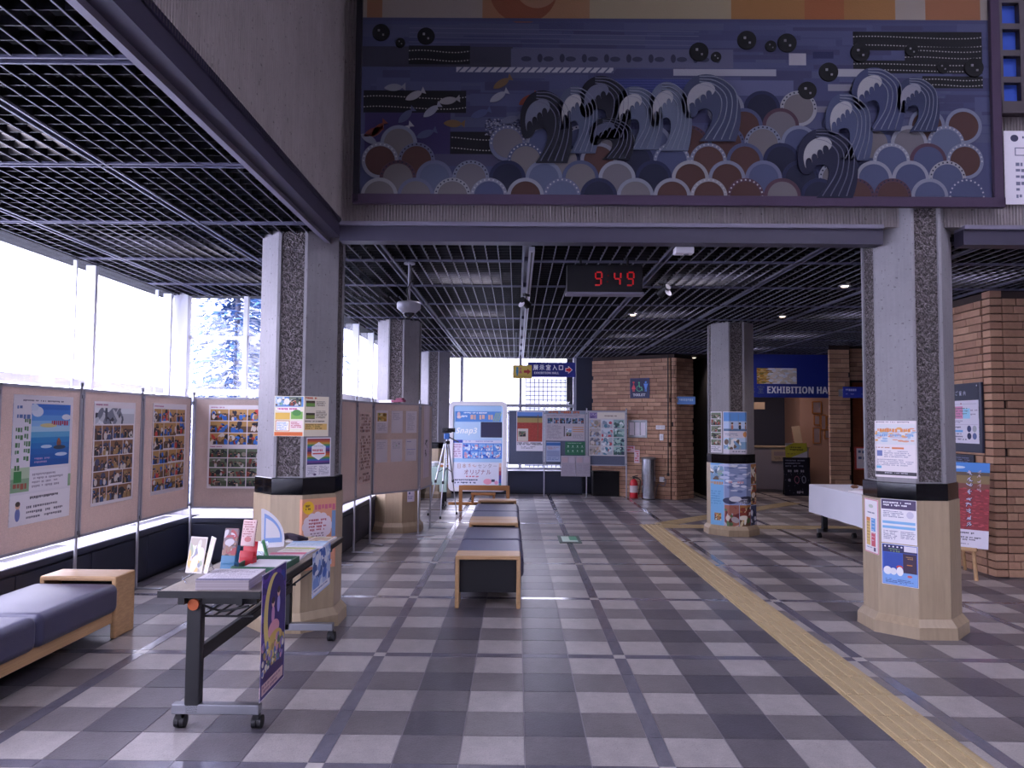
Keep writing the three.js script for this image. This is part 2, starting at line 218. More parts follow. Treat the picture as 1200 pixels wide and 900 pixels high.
// ------------------------------------------------------------------ windows
function windowUnit(name, verticals, horizontals, pane, m = M.frameWhite) { const w = structGroup(name); struct('pane', pane, M.glass, w); for (const v of verticals) struct('mullion', v, m, w); for (const h of horizontals) struct('transom', h, m, w); return w; }
{
  const V = [], z0 = -8.1; for (let k = 0; k < 11; k++) { const z = z0 + k * 1.47; V.push(bx(.09, 2.5, .045, -3.9, 1.72, z)); V.push(bx(.03, 2.5, .022, -3.91, 1.72, z + .235)); }
  windowUnit('window_2', V, [bx(.03, .07, 15.2, -3.93, 1.85, -.6), bx(.1, .06, 15.2, -3.9, .5, -.6)], span(-3.87, -3.862, .45, 2.95, -8.2, 7.1));
  windowUnit('window_3', [bx(.16, 2.5, .1, -3.8, 1.72, -8.24), bx(.05, 2.5, .06, -2.36, 1.72, -8.24), bx(.05, 2.5, .06, -3.08, 1.72, -8.26)], [bx(1.4, .07, .07, -3.1, 1.84, -8.25), bx(1.4, .04, .05, -3.1, 2.46, -8.28), bx(1.5, .06, .1, -3.1, .5, -8.25)], span(-3.9, -2.3, .45, 2.95, -8.26, -8.252));
  const VB = []; for (let k = 0; k < 8; k++) { VB.push(bx(.09, 2.5, .06, -2.34, 1.72, -8.4 - k * 1.08)); }
  windowUnit('window_4', VB, [bx(.07, .08, 7.8, -2.36, 1.85, -12.1), bx(.1, .06, 7.8, -2.36, .5, -12.1)], span(-2.4, -2.392, .45, 2.95, -16.1, -8.2));
  windowUnit('window_5', [-2.25, -1.21, .075, 1.26].map((x) => bx(.07, 2.5, .09, x, 1.72, -16.02)), [bx(3.6, .075, .08, -.5, 1.888, -16.03), bx(3.6, .05, .1, -.5, .52, -16.02)], span(-2.4, 1.3, .45, 2.95, -16.06, -16.052), M.aluMatt);
}
// window ledges with their dark cabinets
struct('wall_below_window_left', [span(-4.1, -3.85, 0, .47, -8.4, 7.2), span(-4.1, -2.3, 0, .47, -8.45, -8.2), span(-2.6, -2.32, 0, .47, -16.2, -8.4), span(-2.6, 1.4, 0, .47, -16.25, -15.98)], M.wallDark);
function ledge(name, label, len, x, z, turn, grilles) {   // runs along +x from its place, front faces +z
  const t = thing(name, label, 'cabinet', [x, 0, z], turn, 'window ledge cabinets');
  const n = Math.max(1, Math.round(len / .92)), w = len / n; t.userData.group = undefined; delete t.userData.group;
  obj('carcass', bx(len, .43, .36, len / 2, .245, -.2), M.navy, t);
  obj('plinth', bx(len, .05, .32, len / 2, .025, -.2), M.black, t);
  for (let i = 0; i < n; i++) obj('front_panel', rb(w - .008, .36, .02, .003, (i + .5) * w, .245, -.015), M.navy, t);
  obj('top', rb(len, .03, .44, .006, len / 2, .485, -.215), M.sill, t);
  obj('top_edge', rb(len, .045, .012, .003, len / 2, .47, .006), M.navy, t);
  for (let i = 0; i < n; i++) if (grilles && i % 2 === grilles - 1) { const gr = obj('vent_grille', bx(w * .8, .004, .11, (i + .5) * w, .501, -.2), M.grille, t); obj('slot', [-.03, -.01, .01, .03].map((d) => bx(w * .76, .003, .008, (i + .5) * w, .5035, -.2 + d)), M.black, gr); }
  return t;
}
ledge('window_cabinet', 'long dark navy ledge cabinet with pale top under the left windows, behind the photo panels', 12, -3.5, 4.05, Math.PI / 2, 1);
ledge('window_cabinet', 'short dark navy ledge cabinet facing the camera in the window corner behind the brochure table', 1.28, -3.42, -7.78, 0, 0);
ledge('window_cabinet', 'dark navy ledge cabinet under the second run of windows, behind the first square pillar', 7.7, -1.96, -8.2, Math.PI / 2, 1);
ledge('window_cabinet', 'black ledge cabinet under the far window, behind the grey notice boards', 3.3, -1.9, -15.62, 0, 0);
{ const t = thing('cloth_cabinet', 'low black draped cabinet at the foot of the toilet block brick wall', 'cabinet', [1.87, 0, -15.5]); obj('drape', rb(.56, .5, .22, .02, 0, .25, 0), M.blackSoft, t); obj('top', rb(.58, .02, .24, .006, 0, .51, 0), M.black, t); }

// ------------------------------------------------------------------ brick
const brickGeo = {};
function brickFace(parent, [xa, za], [xb, zb], y0, y1, { each = true, upTo = 1e9, course = .0815, len = .3, seed = 1 } = {}) {
  const L = Math.hypot(xb - xa, zb - za), ry = Math.atan2(-(zb - za), xb - xa), r = rng(seed), rest = [], n = Math.floor((y1 - y0) / course);
  const at = (s, out) => [xa + (xb - xa) * s / L + Math.sin(ry) * out, za + (zb - za) * s / L + Math.cos(ry) * out];
  for (let c = 0; c < n; c++) {
    let s = -(r() * len * .8);
    while (s < L) {
      const e = Math.min(L, s + len * (.8 + .4 * r())), b = Math.max(0, s), w = e - b - .006; s = e; if (w < .03) continue;
      const [x, z] = at((b + e) / 2, -.012 + r() * .003), y = y0 + (c + .5) * course, q = Math.round(w * 50) / 50, m = M.brick[Math.floor(r() * 4)];
      if (each && (b + e) / 2 < upTo) { const o = struct('brick', brickGeo[q] ??= bx(q, course - .011, .05), m, parent); o.position.set(x, y, z); o.rotation.y = ry; if (q > w) o.scale.x = w / q; delete o.userData.kind; }
      else rest.push([bx(w, course - .011, .05, x, y, z, ry), m]);
    }
  }
  for (const m of M.brick) { const l = rest.filter((q) => q[1] === m).map((q) => q[0]); if (l.length) { const o = struct('brick', l, m, parent); o.userData.kind = 'stuff'; } }
}
{
  const w = structGroup('wall_toilet_block');
  struct('mortar', prism([[1.64, -15.78], [3.175, -14.79], [3.6, -15.13], [3.45, -17.6], [1.75, -17.6]], 0, 2.93), M.mortar, w);
  brickFace(w, [1.62, -15.78], [3.1, -14.8], 0, 2.93, { each: false, len: .27, seed: 3 });
  brickFace(w, [3.12, -14.787], [3.19, -14.745], 0, 2.93, { each: false, len: .2, seed: 4 });
  brickFace(w, [3.19, -14.745], [3.62, -15.11], 0, 2.93, { each: false, len: .27, seed: 5 });
  const p = structGroup('wall_brick_pier');
  struct('mortar', span(4.9, 8.6, 0, 2.93, -10.2, -7.57), M.mortar, p);
  brickFace(p, [4.88, -8.7], [4.88, -7.68], 0, 2.93, { seed: 6 });
  brickFace(p, [4.99, -7.55], [5.7, -7.55], 0, 2.93, { seed: 8 });
  for (let c = 0; c < 36; c++) { const o = struct('brick', brickGeo.corner ??= rb(.125, .0705, .13, .008), M.brick[c % 4], p); o.position.set(4.925, (c + .5) * .0815, -7.6); delete o.userData.kind; }
  struct('brick_field', span(5.7, 8.6, 0, 2.93, -7.6, -7.56), M.brick[1], p);
  const q = structGroup('wall_brick_pillar');
  struct('mortar', prism([[5.49, -12.92], [5.86, -12.92], [5.86, -13.1], [8.6, -13.1], [8.6, -13.6], [5.78, -13.6]], 0, 2.93), M.mortar, q);
  brickFace(q, [5.48, -12.9], [5.84, -12.9], 0, 2.93, { each: false, len: .36, seed: 10 });
  brickFace(q, [5.87, -13.08], [6.6, -13.08], 2.32, 2.93, { each: false, len: .3, seed: 11 });
  brickFace(q, [5.87, -13.08], [5.93, -13.08], 0, 2.32, { each: false, len: .3, seed: 12 });
  const d = structGroup('door_1'); struct('leaf', rb(.95, 2.28, .05, .004, 6.42, 1.14, -13.07), std('#7d4a33', .5, 0, { map: rep(woodT, 1) }), d); struct('handle', bar([6.8, 1.05, -13.02], [6.8, 1.25, -13.02], .012), M.steel, d);
}
// exhibition entrance: room behind the blue fascia
struct('wall_exhibition_back', span(3.6, 7.2, 0, 2.93, -18.6, -18.4), std('#3a3d52', .8));
struct('wall_exhibition_right', [span(6.9, 8.6, 0, 2.93, -17.6, -17.4), span(6.7, 6.9, 0, 2.93, -18.4, -17.4)], M.wallPink);
{ const t = thing('added_gallery_lamp', 'unseen ceiling lamp added inside the exhibition entrance above the reception desk', 'ceiling lamp', [5.7, 2.88, -16.2]); obj('housing', bx(.9, .04, .2, 0, .02, 0), M.white, t); obj('diffuser', bx(.84, .012, .15, 0, -.004, 0), new THREE.MeshStandardMaterial({ color: C('#fff'), emissive: C('#ffe6dc'), emissiveIntensity: 1.5 }), t); const l = new THREE.RectAreaLight(C('#ffe0d4'), 80, .84, .15); l.position.y = -.015; l.rotation.x = -Math.PI / 2; t.add(l); }  // lamp added to brighten the room behind the fascia
struct('ceiling_gallery', span(3.4, 8.6, 2.93, 3.0, -19, -14.55), M.wallDark);
struct('wall_corridor_end', [span(3.45, 4.1, 0, 1.95, -17.8, -17.6), span(3.45, 4.1, 2.25, 2.93, -17.8, -17.6)], M.wallDark);
struct('wall_corridor_band', span(3.45, 4.1, 1.95, 2.25, -17.8, -17.6), M.wallBeige);
struct('wall_corridor_side', span(4.0, 4.14, 0, 2.93, -17.6, -14.4), M.wallDark);
struct('trim_4', span(4.1, 5.6, 1.86, 2.02, -16.8, -16.6), M.wallBeige);
struct('trim_5', [span(4.1, 5.35, 0, 1.86, -16.9, -16.84)], std('#4a3c40', .6));

// ------------------------------------------------------------------ lattice ceiling
const ceiling = structGroup('ceiling');
{
  const cache = {}, cell = .098;
  const lattice = (w, d) => cache[w.toFixed(2) + '_' + d.toFixed(2)] ??= (() => {
    const g = [], nx = Math.max(1, Math.round(w / cell)), nz = Math.max(1, Math.round(d / cell));
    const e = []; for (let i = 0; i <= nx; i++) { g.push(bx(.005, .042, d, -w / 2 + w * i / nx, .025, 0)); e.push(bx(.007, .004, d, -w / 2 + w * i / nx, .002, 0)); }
    for (let k = 0; k <= nz; k++) { g.push(bx(w, .036, .003, 0, .026, -d / 2 + d * k / nz)); }
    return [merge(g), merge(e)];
  })();
  const X = [], Z = []; for (let k = -4; k < 9; k++) X.push(.07 + 1.18 * k); for (let k = 0; k < 18; k++) Z.push(-.42 - 1.18 * k);
  const regions = [[-3.82, -1.47, -8.2, -1.5], [-1.47, 8.5, -8.2, -5.57], [-2.3, 8.5, -16, -8.2]], G = .032;
  const solid = (x, z) => (x > 4.9 && z < -7.56 && z > -10.2) || (x > 5.5 && z < -12.95 && z > -13.6) || (z < -15.1 + Math.abs(x - 3.175) * .0 && x > 1.9 && x < 3.3) || (x > 4.1 && z < -14.5 && z > -19);
  for (const [x0, x1, z0, z1] of regions) for (let i = 0; i + 1 < X.length; i++) for (let k = 0; k + 1 < Z.length; k++) {
    const a = Math.max(x0, X[i] + G), b = Math.min(x1, X[i + 1] - G), c = Math.max(z0, Z[k + 1] + G), d = Math.min(z1, Z[k] - G);
    if (b - a < .05 || d - c < .05 || solid((a + b) / 2, (c + d) / 2)) continue;
    const m = struct('lattice_panel', lattice(b - a, d - c)[0], M.blade, ceiling); struct('lit_edge_strip', lattice(b - a, d - c)[1], M.bladeLitEdge, m); delete m.children[0].userData.kind; m.position.set((a + b) / 2, CEIL, (c + d) / 2); delete m.userData.kind;  // strips paler than the blades: floor light on their undersides put into the colour
  }
  const rails = (x0, x1, z0, z1) => {
    for (const x of X) if (x > x0 + .03 && x < x1 - .03) struct('ceiling_rail', [-1, 1].map((s) => bx(.012, .05, z1 - z0, x + s * .024, CEIL + .02, (z0 + z1) / 2)).concat([bx(.04, .01, z1 - z0, x, CEIL + .04, (z0 + z1) / 2)]), M.rail, ceiling);
    for (const z of Z) if (z > z0 + .03 && z < z1 - .03) struct('ceiling_rail', [-1, 1].map((s) => bx(x1 - x0, .05, .01, (x0 + x1) / 2, CEIL + .021, z + s * .022)).concat([bx(x1 - x0, .01, .036, (x0 + x1) / 2, CEIL + .042, z)]), M.rail, ceiling);
  };
  for (const q of regions) rails(...q);
  for (const c of ceiling.children) delete c.userData.kind;
}
{ // fluorescent fittings above the lattice
  let lampN = 0; const lampSay = ['lamp above the lattice nearest the dome camera', 'lamp above the lattice over the nearer middle bench end', 'lamp above the lattice short of the photo booth board', 'lamp above the lattice nearest the far window',
    'lamp above the lattice just right of the hanging clock', 'lamp above the lattice left of the poster-wrapped pillar', 'lamp above the lattice between clock and toilet wall', 'lamp above the lattice right in front of the toilet wall',
    'lamp above the lattice glowing beside the right foreground pillar', 'lamp above the lattice right of the poster-wrapped pillar', 'lamp above the lattice in front of the exhibition entrance', 'lamp above the lattice nearest the blue fascia',
    'lamp above the lattice over the leather bench at left', 'lamp above the lattice over the second and third beige boards', 'lamp above the lattice before the corner window'];
  const emit = new THREE.MeshStandardMaterial({ color: C('#ffffff'), emissive: C('#f4ecff'), emissiveIntensity: 2.2, roughness: .5 });
  for (const [i, [x, zs]] of [[-.52, [-6.91, -9.27, -11.63, -13.99]], [1.84, [-6.91, -9.27, -11.63, -13.4]], [4.2, [-6.91, -9.27, -11.63, -13.7]], [-2.85, [-3.37, -5.73, -6.91]]].entries()) for (const z of zs) {
    const t = thing('ceiling_lamp', lampSay[lampN++], 'ceiling lamp', [x, CEIL + .17, z], 0, 'lamps above the lattice ceiling');
    obj('housing', [bx(.66, .05, .26, 0, .06, 0), bx(.66, .06, .008, 0, .02, .126), bx(.66, .06, .008, 0, .02, -.126)], M.white, t);
    obj('diffuser', rb(.6, .02, .2, .005, 0, .02, 0), emit, t);
    const l = new THREE.RectAreaLight(C('#efe6ff'), LAMP_POWER, .6, .2); l.position.set(0, .005, 0); l.rotation.x = -Math.PI / 2; l.name = 'lamp_light'; t.add(l);
  }
}

// ------------------------------------------------------------------ pillars
const oct = (hf, q) => [[-q, hf], [q, hf], [hf, q], [hf, -q], [q, -hf], [-q, -hf], [-hf, -q], [-hf, q]];
function octLoft(levels) {                       // flat-faced eight-sided body through levels [y, half width, half of the axis face]
  const pos = [], uv = [], quad = (a, b, c, d, w, y0, y1) => { for (const [p, u] of [[a, [0, y0]], [b, [w, y0]], [c, [w, y1]], [a, [0, y0]], [c, [w, y1]], [d, [0, y1]]]) { pos.push(...p); uv.push(...u); } };
  for (let l = 0; l + 1 < levels.length; l++) { const [y0, h0, q0] = levels[l], [y1, h1, q1] = levels[l + 1], A = oct(h0, q0), B = oct(h1, q1); for (let i = 0; i < 8; i++) { const j = (i + 1) % 8; quad([A[i][0], y0, A[i][1]], [A[j][0], y0, A[j][1]], [B[j][0], y1, B[j][1]], [B[i][0], y1, B[i][1]], .25, y0 + i * .7, y1 + i * .7); } }
  for (const [y, h, q, up] of [[...levels[0], 0], [...levels[levels.length - 1], 1]]) { const A = oct(h, q); for (let i = 1; i < 7; i++) { const t = [A[0], A[i], A[i + 1]]; if (!up) t.reverse(); for (const [x, z] of t) { pos.push(x, y, z); uv.push(x, z); } } }
  const g = new THREE.BufferGeometry(); g.setAttribute('position', new THREE.Float32BufferAttribute(pos, 3)); g.setAttribute('uv', new THREE.Float32BufferAttribute(uv, 2)); g.computeVertexNormals(); return g;
}
function shaftGeo(y0, y1, hf = .295, q = .11, b = .022, dep = .016) {
  const pts = []; for (let k = 0; k < 4; k++) { const a = -k * Math.PI / 2, c = Math.cos(a), s = Math.sin(a), R = ([x, z]) => [x * c - z * s, x * s + z * c]; pts.push(...[[-q, hf], [-q + b, hf], [-q + b + .004, hf - dep], [q - b - .004, hf - dep], [q - b, hf], [q, hf]].map(R)); }
  return prism(pts, y0, y1);
}
function pillar(label, x, z, top) {
  const t = thing('pillar', label, 'pillar', [x, 0, z]);
  obj('plinth', octLoft([[0, .355, .138], [.085, .352, .137], [.135, .315, .119]]), M.trav, t);
  obj('base', octLoft([[.13, .312, .117], [.985, .312, .117]]), M.trav, t);
  obj('band', octLoft([[.985, .3, .113], [.99, .306, .115], [1.105, .306, .115], [1.11, .3, .113]]), M.blackStone, t);
  obj('shaft', shaftGeo(1.11, top), M.shaft, t);
  for (let k = 0; k < 4; k++) obj('pebble_panel', bx(.166, top - 1.12, .02, 0, (top + 1.12) / 2, .272).rotateY(k * Math.PI / 2), M.pebble, t);
  return t;
}
pillar('eight-sided pillar with pebble panels beside the brochure table, foreground left', -1.68, -5.7, 2.98);
pillar('eight-sided pillar in the right foreground, its pebble face rising up to the wall hanging', 3.03, -5.7, 3.5);
pillar('eight-sided pillar standing behind the beige panels, second from the front on the window side', -1.68, -10.42, 2.97);
pillar('eight-sided pillar wrapped in sea and food posters beside the yellow guiding path', 3.03, -10.42, 2.97);
pillar('farthest pillar of the window side, left of the white photo booth board', -1.68, -15.0, 2.97);
// a print bent round a pillar from arc length s0 to s1 (0 = middle of the face towards the hall)
function wrapSheet(name, label, cat, tex, [cx, cz], hf, q, s0, s1, y0, y1, group) {
  const O = oct(hf + .003, q + .0012), dq = 2 * (q + .0012), dd = (hf + .003 - q - .0012) * Math.SQRT2, P = [], len = [dq, dd];
  const at = (s) => { let k = 0, u = s + dq / 2; while (u < 0) { k--; u += len[((k % 2) + 2) % 2]; } while (u > len[((k % 2) + 2) % 2] + 1e-9) { u -= len[((k % 2) + 2) % 2]; k++; } const A = O[((k % 8) + 8) % 8], B = O[(((k + 1) % 8) + 8) % 8], f = u / len[((k % 2) + 2) % 2]; return [A[0] + (B[0] - A[0]) * f, A[1] + (B[1] - A[1]) * f]; };
  const cuts = [s0, s1]; for (const c of [-dq / 2 - dd, -dq / 2, dq / 2, dq / 2 + dd]) if (c > s0 + .002 && c < s1 - .002) cuts.push(c); cuts.sort((a, b) => a - b);
  const pos = [], uv = [], tri = (a, b, c) => { for (const p of [a, b, c]) { pos.push(p[0], p[1], p[2]); uv.push(p[3], p[4]); } };
  for (let i = 0; i + 1 < cuts.length; i++) {
    const A = at(cuts[i] + 1e-4), B = at(cuts[i + 1] - 1e-4), ua = (cuts[i] - s0) / (s1 - s0), ub = (cuts[i + 1] - s0) / (s1 - s0), v = (p, y, u, k) => [p[0] * k, y, p[1] * k, u, (y - y0) / (y1 - y0)];
    for (const [k, flip] of [[1, 0], [.9925, 1]]) { const a = v(A, y0, ua, k), b = v(B, y0, ub, k), c = v(B, y1, ub, k), d = v(A, y1, ua, k); if (flip) { tri(c, b, a); tri(d, c, a); } else { tri(a, b, c); tri(a, c, d); } }
  }
  const g = new THREE.BufferGeometry(); g.setAttribute('position', new THREE.Float32BufferAttribute(pos, 3)); g.setAttribute('uv', new THREE.Float32BufferAttribute(uv, 2)); g.computeVertexNormals();
  const m = obj(name, g, pm(tex)); m.position.set(cx, 0, cz); return tag(m, label, cat, group);
}

// ------------------------------------------------------------------ quilted wall hanging
{
  const TZ = -5.385, X = (px) => -1.189 + (px - 425) * .006419, Y = (py, px = 425) => 4.578 - (py - 20) * .006537 + (px - 425) * .00003, U = .00642;
  const t = thing('wall_hanging', 'large patchwork wall hanging of blue sea waves and scales under an orange sky band', 'wall hanging', [0, 0, TZ]);
  const S = 2.7, L0 = 418, T0 = -64, W = 752, H = 303;
  const tex = cv(Math.round(W * S), Math.round(H * S), (g) => {
    g.scale(S, S); g.translate(-L0, -T0); const r = rng(77);
    fill(g, '#3d405d', L0, T0, W, H);
    fill(g, '#817870', L0, T0, W, 84); // cream sky
    for (const [x, w, c] of [[430, 18, '#7d583f'], [566, 66, '#835e44'], [632, 60, '#88664a'], [692, 168, '#8a7e66'], [858, 192, '#855e35'], [944, 46, '#834e2d'], [1050, 96, '#867c73'], [1085, 64, '#81553a']]) fill(g, c, x, T0, w, 84 - (c === '#81553a' ? 0 : 0));
    disc(g, '#72402a', 614, -14, 40); disc(g, '#84644e', 630, -18, 26); fill(g, '#3a3c57', 425, 20, 730, 4);
    for (let i = 0; i < 260; i++) fill(g, ['#393c59', '#424562', '#363752', '#444760'][Math.floor(r() * 4)], 425 + r() * 720, 24 + r() * 130, 30 + r() * 90, 3 + r() * 14);
    g.lineWidth = .8; for (let y = 32; y < 60; y += 5.5) { g.strokeStyle = '#56586d'; g.beginPath(); g.moveTo(480, y); g.lineTo(820, y + 3); g.stroke(); }
    fill(g, '#2d2e3a', 425, 54, 175, 24); fill(g, '#323340', 540, 54, 62, 22); fill(g, '#4e4f64', 600, 56, 260, 22);
    for (let i = 0; i < 9; i++) { disc(g, '#2c2e42', 618 + i * 26, 68, 6, 3); disc(g, '#28293d', 648 + i * 26 - 14, 67, 3, 5); }
    const rope = (x0, y0, x1, y1, h) => { fill(g, '#101015', x0, y0, x1 - x0, h); g.strokeStyle = '#8f8c88'; g.lineWidth = 1.3; g.setLineDash([2, 1.6]); for (const o of [.28, .75]) { g.beginPath(); g.moveTo(x0, y0 + h * o); g.bezierCurveTo(x0 + 30, y0 + h * (o - .15), x1 - 30, y0 + h * (o + .25), x1, y0 + h * o); g.stroke(); } g.setLineDash([]); };
    rope(480, 53, 552, 0, 22); rope(428, 106, 548, 0, 26); rope(510, 154, 594, 0, 26); rope(1000, 34, 1150, 0, 22); rope(1060, 52, 1150, 0, 16); rope(1000, 68, 1150, 0, 15); rope(1080, 86, 1150, 0, 14);
    fill(g, '#97969a', 536, 78, 184, 6); g.strokeStyle = '#444761'; g.lineWidth = 1.6; for (let x = 538; x < 720; x += 9) { g.beginPath(); g.moveTo(x, 84); g.lineTo(x + 6, 78); g.stroke(); }
    fill(g, '#2d3463', 713, 91, 104, 24); g.strokeStyle = '#3d4474'; g.lineWidth = .7; for (let y = 93; y < 115; y += 3) { g.beginPath(); g.moveTo(713, y); g.lineTo(817, y); g.stroke(); }
    fill(g, '#85848c', 790, 79, 120, 8); fill(g, '#50536e', 820, 92, 110, 18); fill(g, '#908d92', 925, 60, 20, 14); fill(g, '#242747', 953, 58, 24, 8); fill(g, '#8c8b90', 980, 78, 32, 9); fill(g, '#706e77', 970, 96, 60, 8); fill(g, '#66646e', 930, 122, 80, 7);
    fill(g, '#2e274d', 430, 132, 100, 60); fill(g, '#3f3c52', 512, 180, 90, 14);
    for (let i = 0; i < 500; i++) fill(g, r() < .5 ? '#232539' : '#7a7a84', 570 + r() * 70, 138 + r() * 20, 2, 1.4);
  });
  const cloth = new THREE.BoxGeometry(W * U, H * .006537, .012); const cm = pm(tex, .95); cm.bumpMap = rep(tileBumpT, 14, 6); cm.bumpScale = .001;
  obj('cloth', cloth.translate(X(L0 + W / 2), Y(T0 + H / 2), -.006), cm, t);
  const dye = {}, D = (c) => dye[c] ??= std(c, .95, 0, { map: rep(clothT, 8) });
  const purple = D('#4a3a50');
  obj('border', rb(W * U, .075, .034, .006, X(L0 + W / 2), Y(233.5), .017), purple, t); obj('border', rb(.07, H * .0065, .034, .006, X(1163), Y(T0 + H / 2), .017), purple, t); obj('border', rb(.045, H * .0065, .034, .006, X(422), Y(T0 + H / 2), .017), D('#1e1b24'), t);
  // overlapping scales
  const r = rng(5), full = place(new THREE.CylinderGeometry(.136, .138, .003, 36), 0, 0, 0, 0, Math.PI / 2), half = place(new THREE.CylinderGeometry(.136, .138, .003, 24, 1, false, Math.PI / 2, Math.PI), 0, 0, 0, 0, Math.PI / 2);
  const fullIn = place(new THREE.CylinderGeometry(.11, .111, .002, 36), 0, 0, .002, 0, Math.PI / 2), halfIn = place(new THREE.CylinderGeometry(.11, .111, .002, 24, 1, false, Math.PI / 2, Math.PI), 0, 0, .002, 0, Math.PI / 2);
  const rims = ['#858690', '#717587', '#60647b', '#8d8c91', '#464c6a', '#7b7d8a', '#4b323f'], mids = ['#482e2b', '#474d69', '#656166', '#482e2b', '#424865', '#4c322e', '#545b72', '#686365'];
  const rowsAt = (px) => px < 505 ? 4 : px < 590 ? 2 : px < 800 ? 4 : px < 850 ? 4 : px < 950 ? 6 : px < 1010 ? 2 : px < 1060 ? 4 : 5;
  for (let row = 5; row >= 0; row--) for (let i = 0; i < 19; i++) {
    const px = 449 + (i - (row % 2 ? .5 : 0)) * 42.3; if (px < 440 && row % 2 === 0 || px < 428 || px > 1142 || row >= rowsAt(px)) continue;
    const dark = r() < .12, m = obj('scale_patch', row ? full : half, D(dark ? '#212645' : rims[Math.floor(r() * rims.length)]), t); m.position.set(X(px), Y(230.5 - row * 20.6, px), .003 + (5 - row) * .005);
    const west = px < 690 && r() < .55; obj('scale_center', row ? fullIn : halfIn, D(west ? '#696465' : dark ? '#1a1d33' : mids[Math.floor(r() * mids.length)]), m);
    if (r() < .45) { const n = 13, dots = []; for (let k = 0; k < n; k++) { const a = Math.PI * k / (n - 1); dots.push(bx(.011, .011, .002, Math.cos(a) * .1235, Math.sin(a) * .1235, .002, 0, 0, a)); } obj('stitching', dots, D(r() < .5 ? '#a4a3a7' : '#21243b'), m); }
  }
  // breaking waves sewn on
  const ext = (s, d = .006) => new THREE.ExtrudeGeometry(s, { depth: d, bevelEnabled: true, bevelThickness: .002, bevelSize: .002, bevelSegments: 1, curveSegments: 14 });
  const waveShape = () => { const s = new THREE.Shape(); s.moveTo(.7, -.75); s.bezierCurveTo(1.0, -.1, .8, .6, .1, .72); s.bezierCurveTo(-.5, .8, -.78, .3, -.6, -.16); s.bezierCurveTo(-.5, -.32, -.3, -.26, -.22, -.08); s.bezierCurveTo(.16, .1, .3, -.3, -.2, -.75); s.closePath(); return s; };
  const foamShape = () => { const s = new THREE.Shape(); s.moveTo(-.46, -.12); for (let k = 0; k < 4; k++) { const x = -.4 + k * .14, y = -.04 + k * .09; s.bezierCurveTo(x - .12, y + .16, x + .08, y + .2, x + .1, y + .04); } s.bezierCurveTo(.3, .42, .1, .6, -.16, .52); s.bezierCurveTo(-.44, .46, -.6, .18, -.46, -.12); s.closePath(); return s; };
  const wg = ext(waveShape(), .03), fg = ext(foamShape(), .01), lines = [0, 1, 2, 3].map((k) => tube([[-.06 + k * .2, -.72, .036], [.3 + k * .14, -.2, .036], [.34 + k * .12, .2 + k * .05, .036], [.08 + k * .06, .44 + k * .07, .036], [-.2, .5 + k * .06, .036]], .014, 20, 5));
  for (const [px, py, w, h, flip, body, foam] of [[638, 150, 58, 80, 1, '#1a1b27', '#686b7c'], [676, 142, 46, 74, 1, '#4e556a', '#9b999b'], [706, 128, 58, 70, 1, '#171724', '#5d6073'], [714, 164, 50, 46, 1, '#151622', '#4d5064'], [745, 140, 54, 70, 1, '#52596d', '#989699'], [782, 138, 48, 76, 1, '#5b6274', '#959398'], [828, 128, 66, 74, 1, '#3a4058', '#918f95'], [962, 192, 66, 76, 1, '#1e2037', '#9e9c9e'], [988, 150, 52, 74, 1, '#454c68', '#9e9c9f'], [1022, 118, 58, 70, 1, '#3a405f', '#9c9a9d'], [1068, 124, 48, 60, 1, '#303651', '#868590']]) {
    const m = obj('wave_patch', wg, D(body), t); m.position.set(X(px), Y(py, px), .03); m.scale.set(w * U * flip * .7, h * U * .72, .3);
    obj('foam', fg, D(foam), m).position.z = .034; obj('stitched_line', merge(lines), D(body < '#28' ? '#5d5f72' : '#787c8b'), m);
  }
  // swimming fish and round floats
  const fish = new THREE.Shape(); fish.moveTo(-.5, .02); fish.bezierCurveTo(-.3, .3, .2, .26, .36, .04); fish.lineTo(.55, .22); fish.lineTo(.52, -.22); fish.lineTo(.36, -.04); fish.bezierCurveTo(.2, -.28, -.3, -.26, -.5, .02);
  const fishG = ext(fish, .02);
  for (const [px, py, a, c] of [[464, 103, .1, '#7a7b83'], [488, 112, .5, '#908f92'], [528, 118, .2, '#898789'], [508, 130, .7, '#878994'], [478, 136, .8, '#4f5571'], [446, 152, .9, '#733a2b'], [440, 155, .5, '#6a362d'], [476, 154, .8, '#959396'], [502, 157, .4, '#474d6a'], [534, 145, .0, '#6e5636'], [590, 97, .6, '#6f573b'], [586, 113, .6, '#8e8f97'], [565, 133, .4, '#4a5174'], [620, 116, .6, '#783a29'], [600, 140, .3, '#5b5f72'], [436, 164, -.5, '#737582']]) { const m = obj('fish_patch', fishG, D(c), t); m.position.set(X(px), Y(py), .003); m.rotation.z = a; m.scale.set(24 * U, 20 * U, .25); }
  const ball = place(new THREE.CylinderGeometry(.5, .52, .02, 28), 0, 0, 0, 0, Math.PI / 2);
  for (const [px, py, d] of [[447, 38, 20], [470, 50, 11], [500, 42, 20], [820, 59, 22], [876, 45, 22], [904, 52, 13], [923, 48, 22], [971, 82, 22], [946, 104, 21], [1008, 59, 22], [1140, 76, 22], [840, 65, 12], [1068, 56, 15], [1104, 76, 14]]) { const m = obj('float_patch', ball, D('#0f1014'), t); m.position.set(X(px), Y(py), .004); m.scale.set(d * U, d * U, .4); obj('dots', [bx(.12, .12, .02, -.12, .1, .014), bx(.1, .1, .02, .14, -.16, .014)], D('#858486'), m); }
}
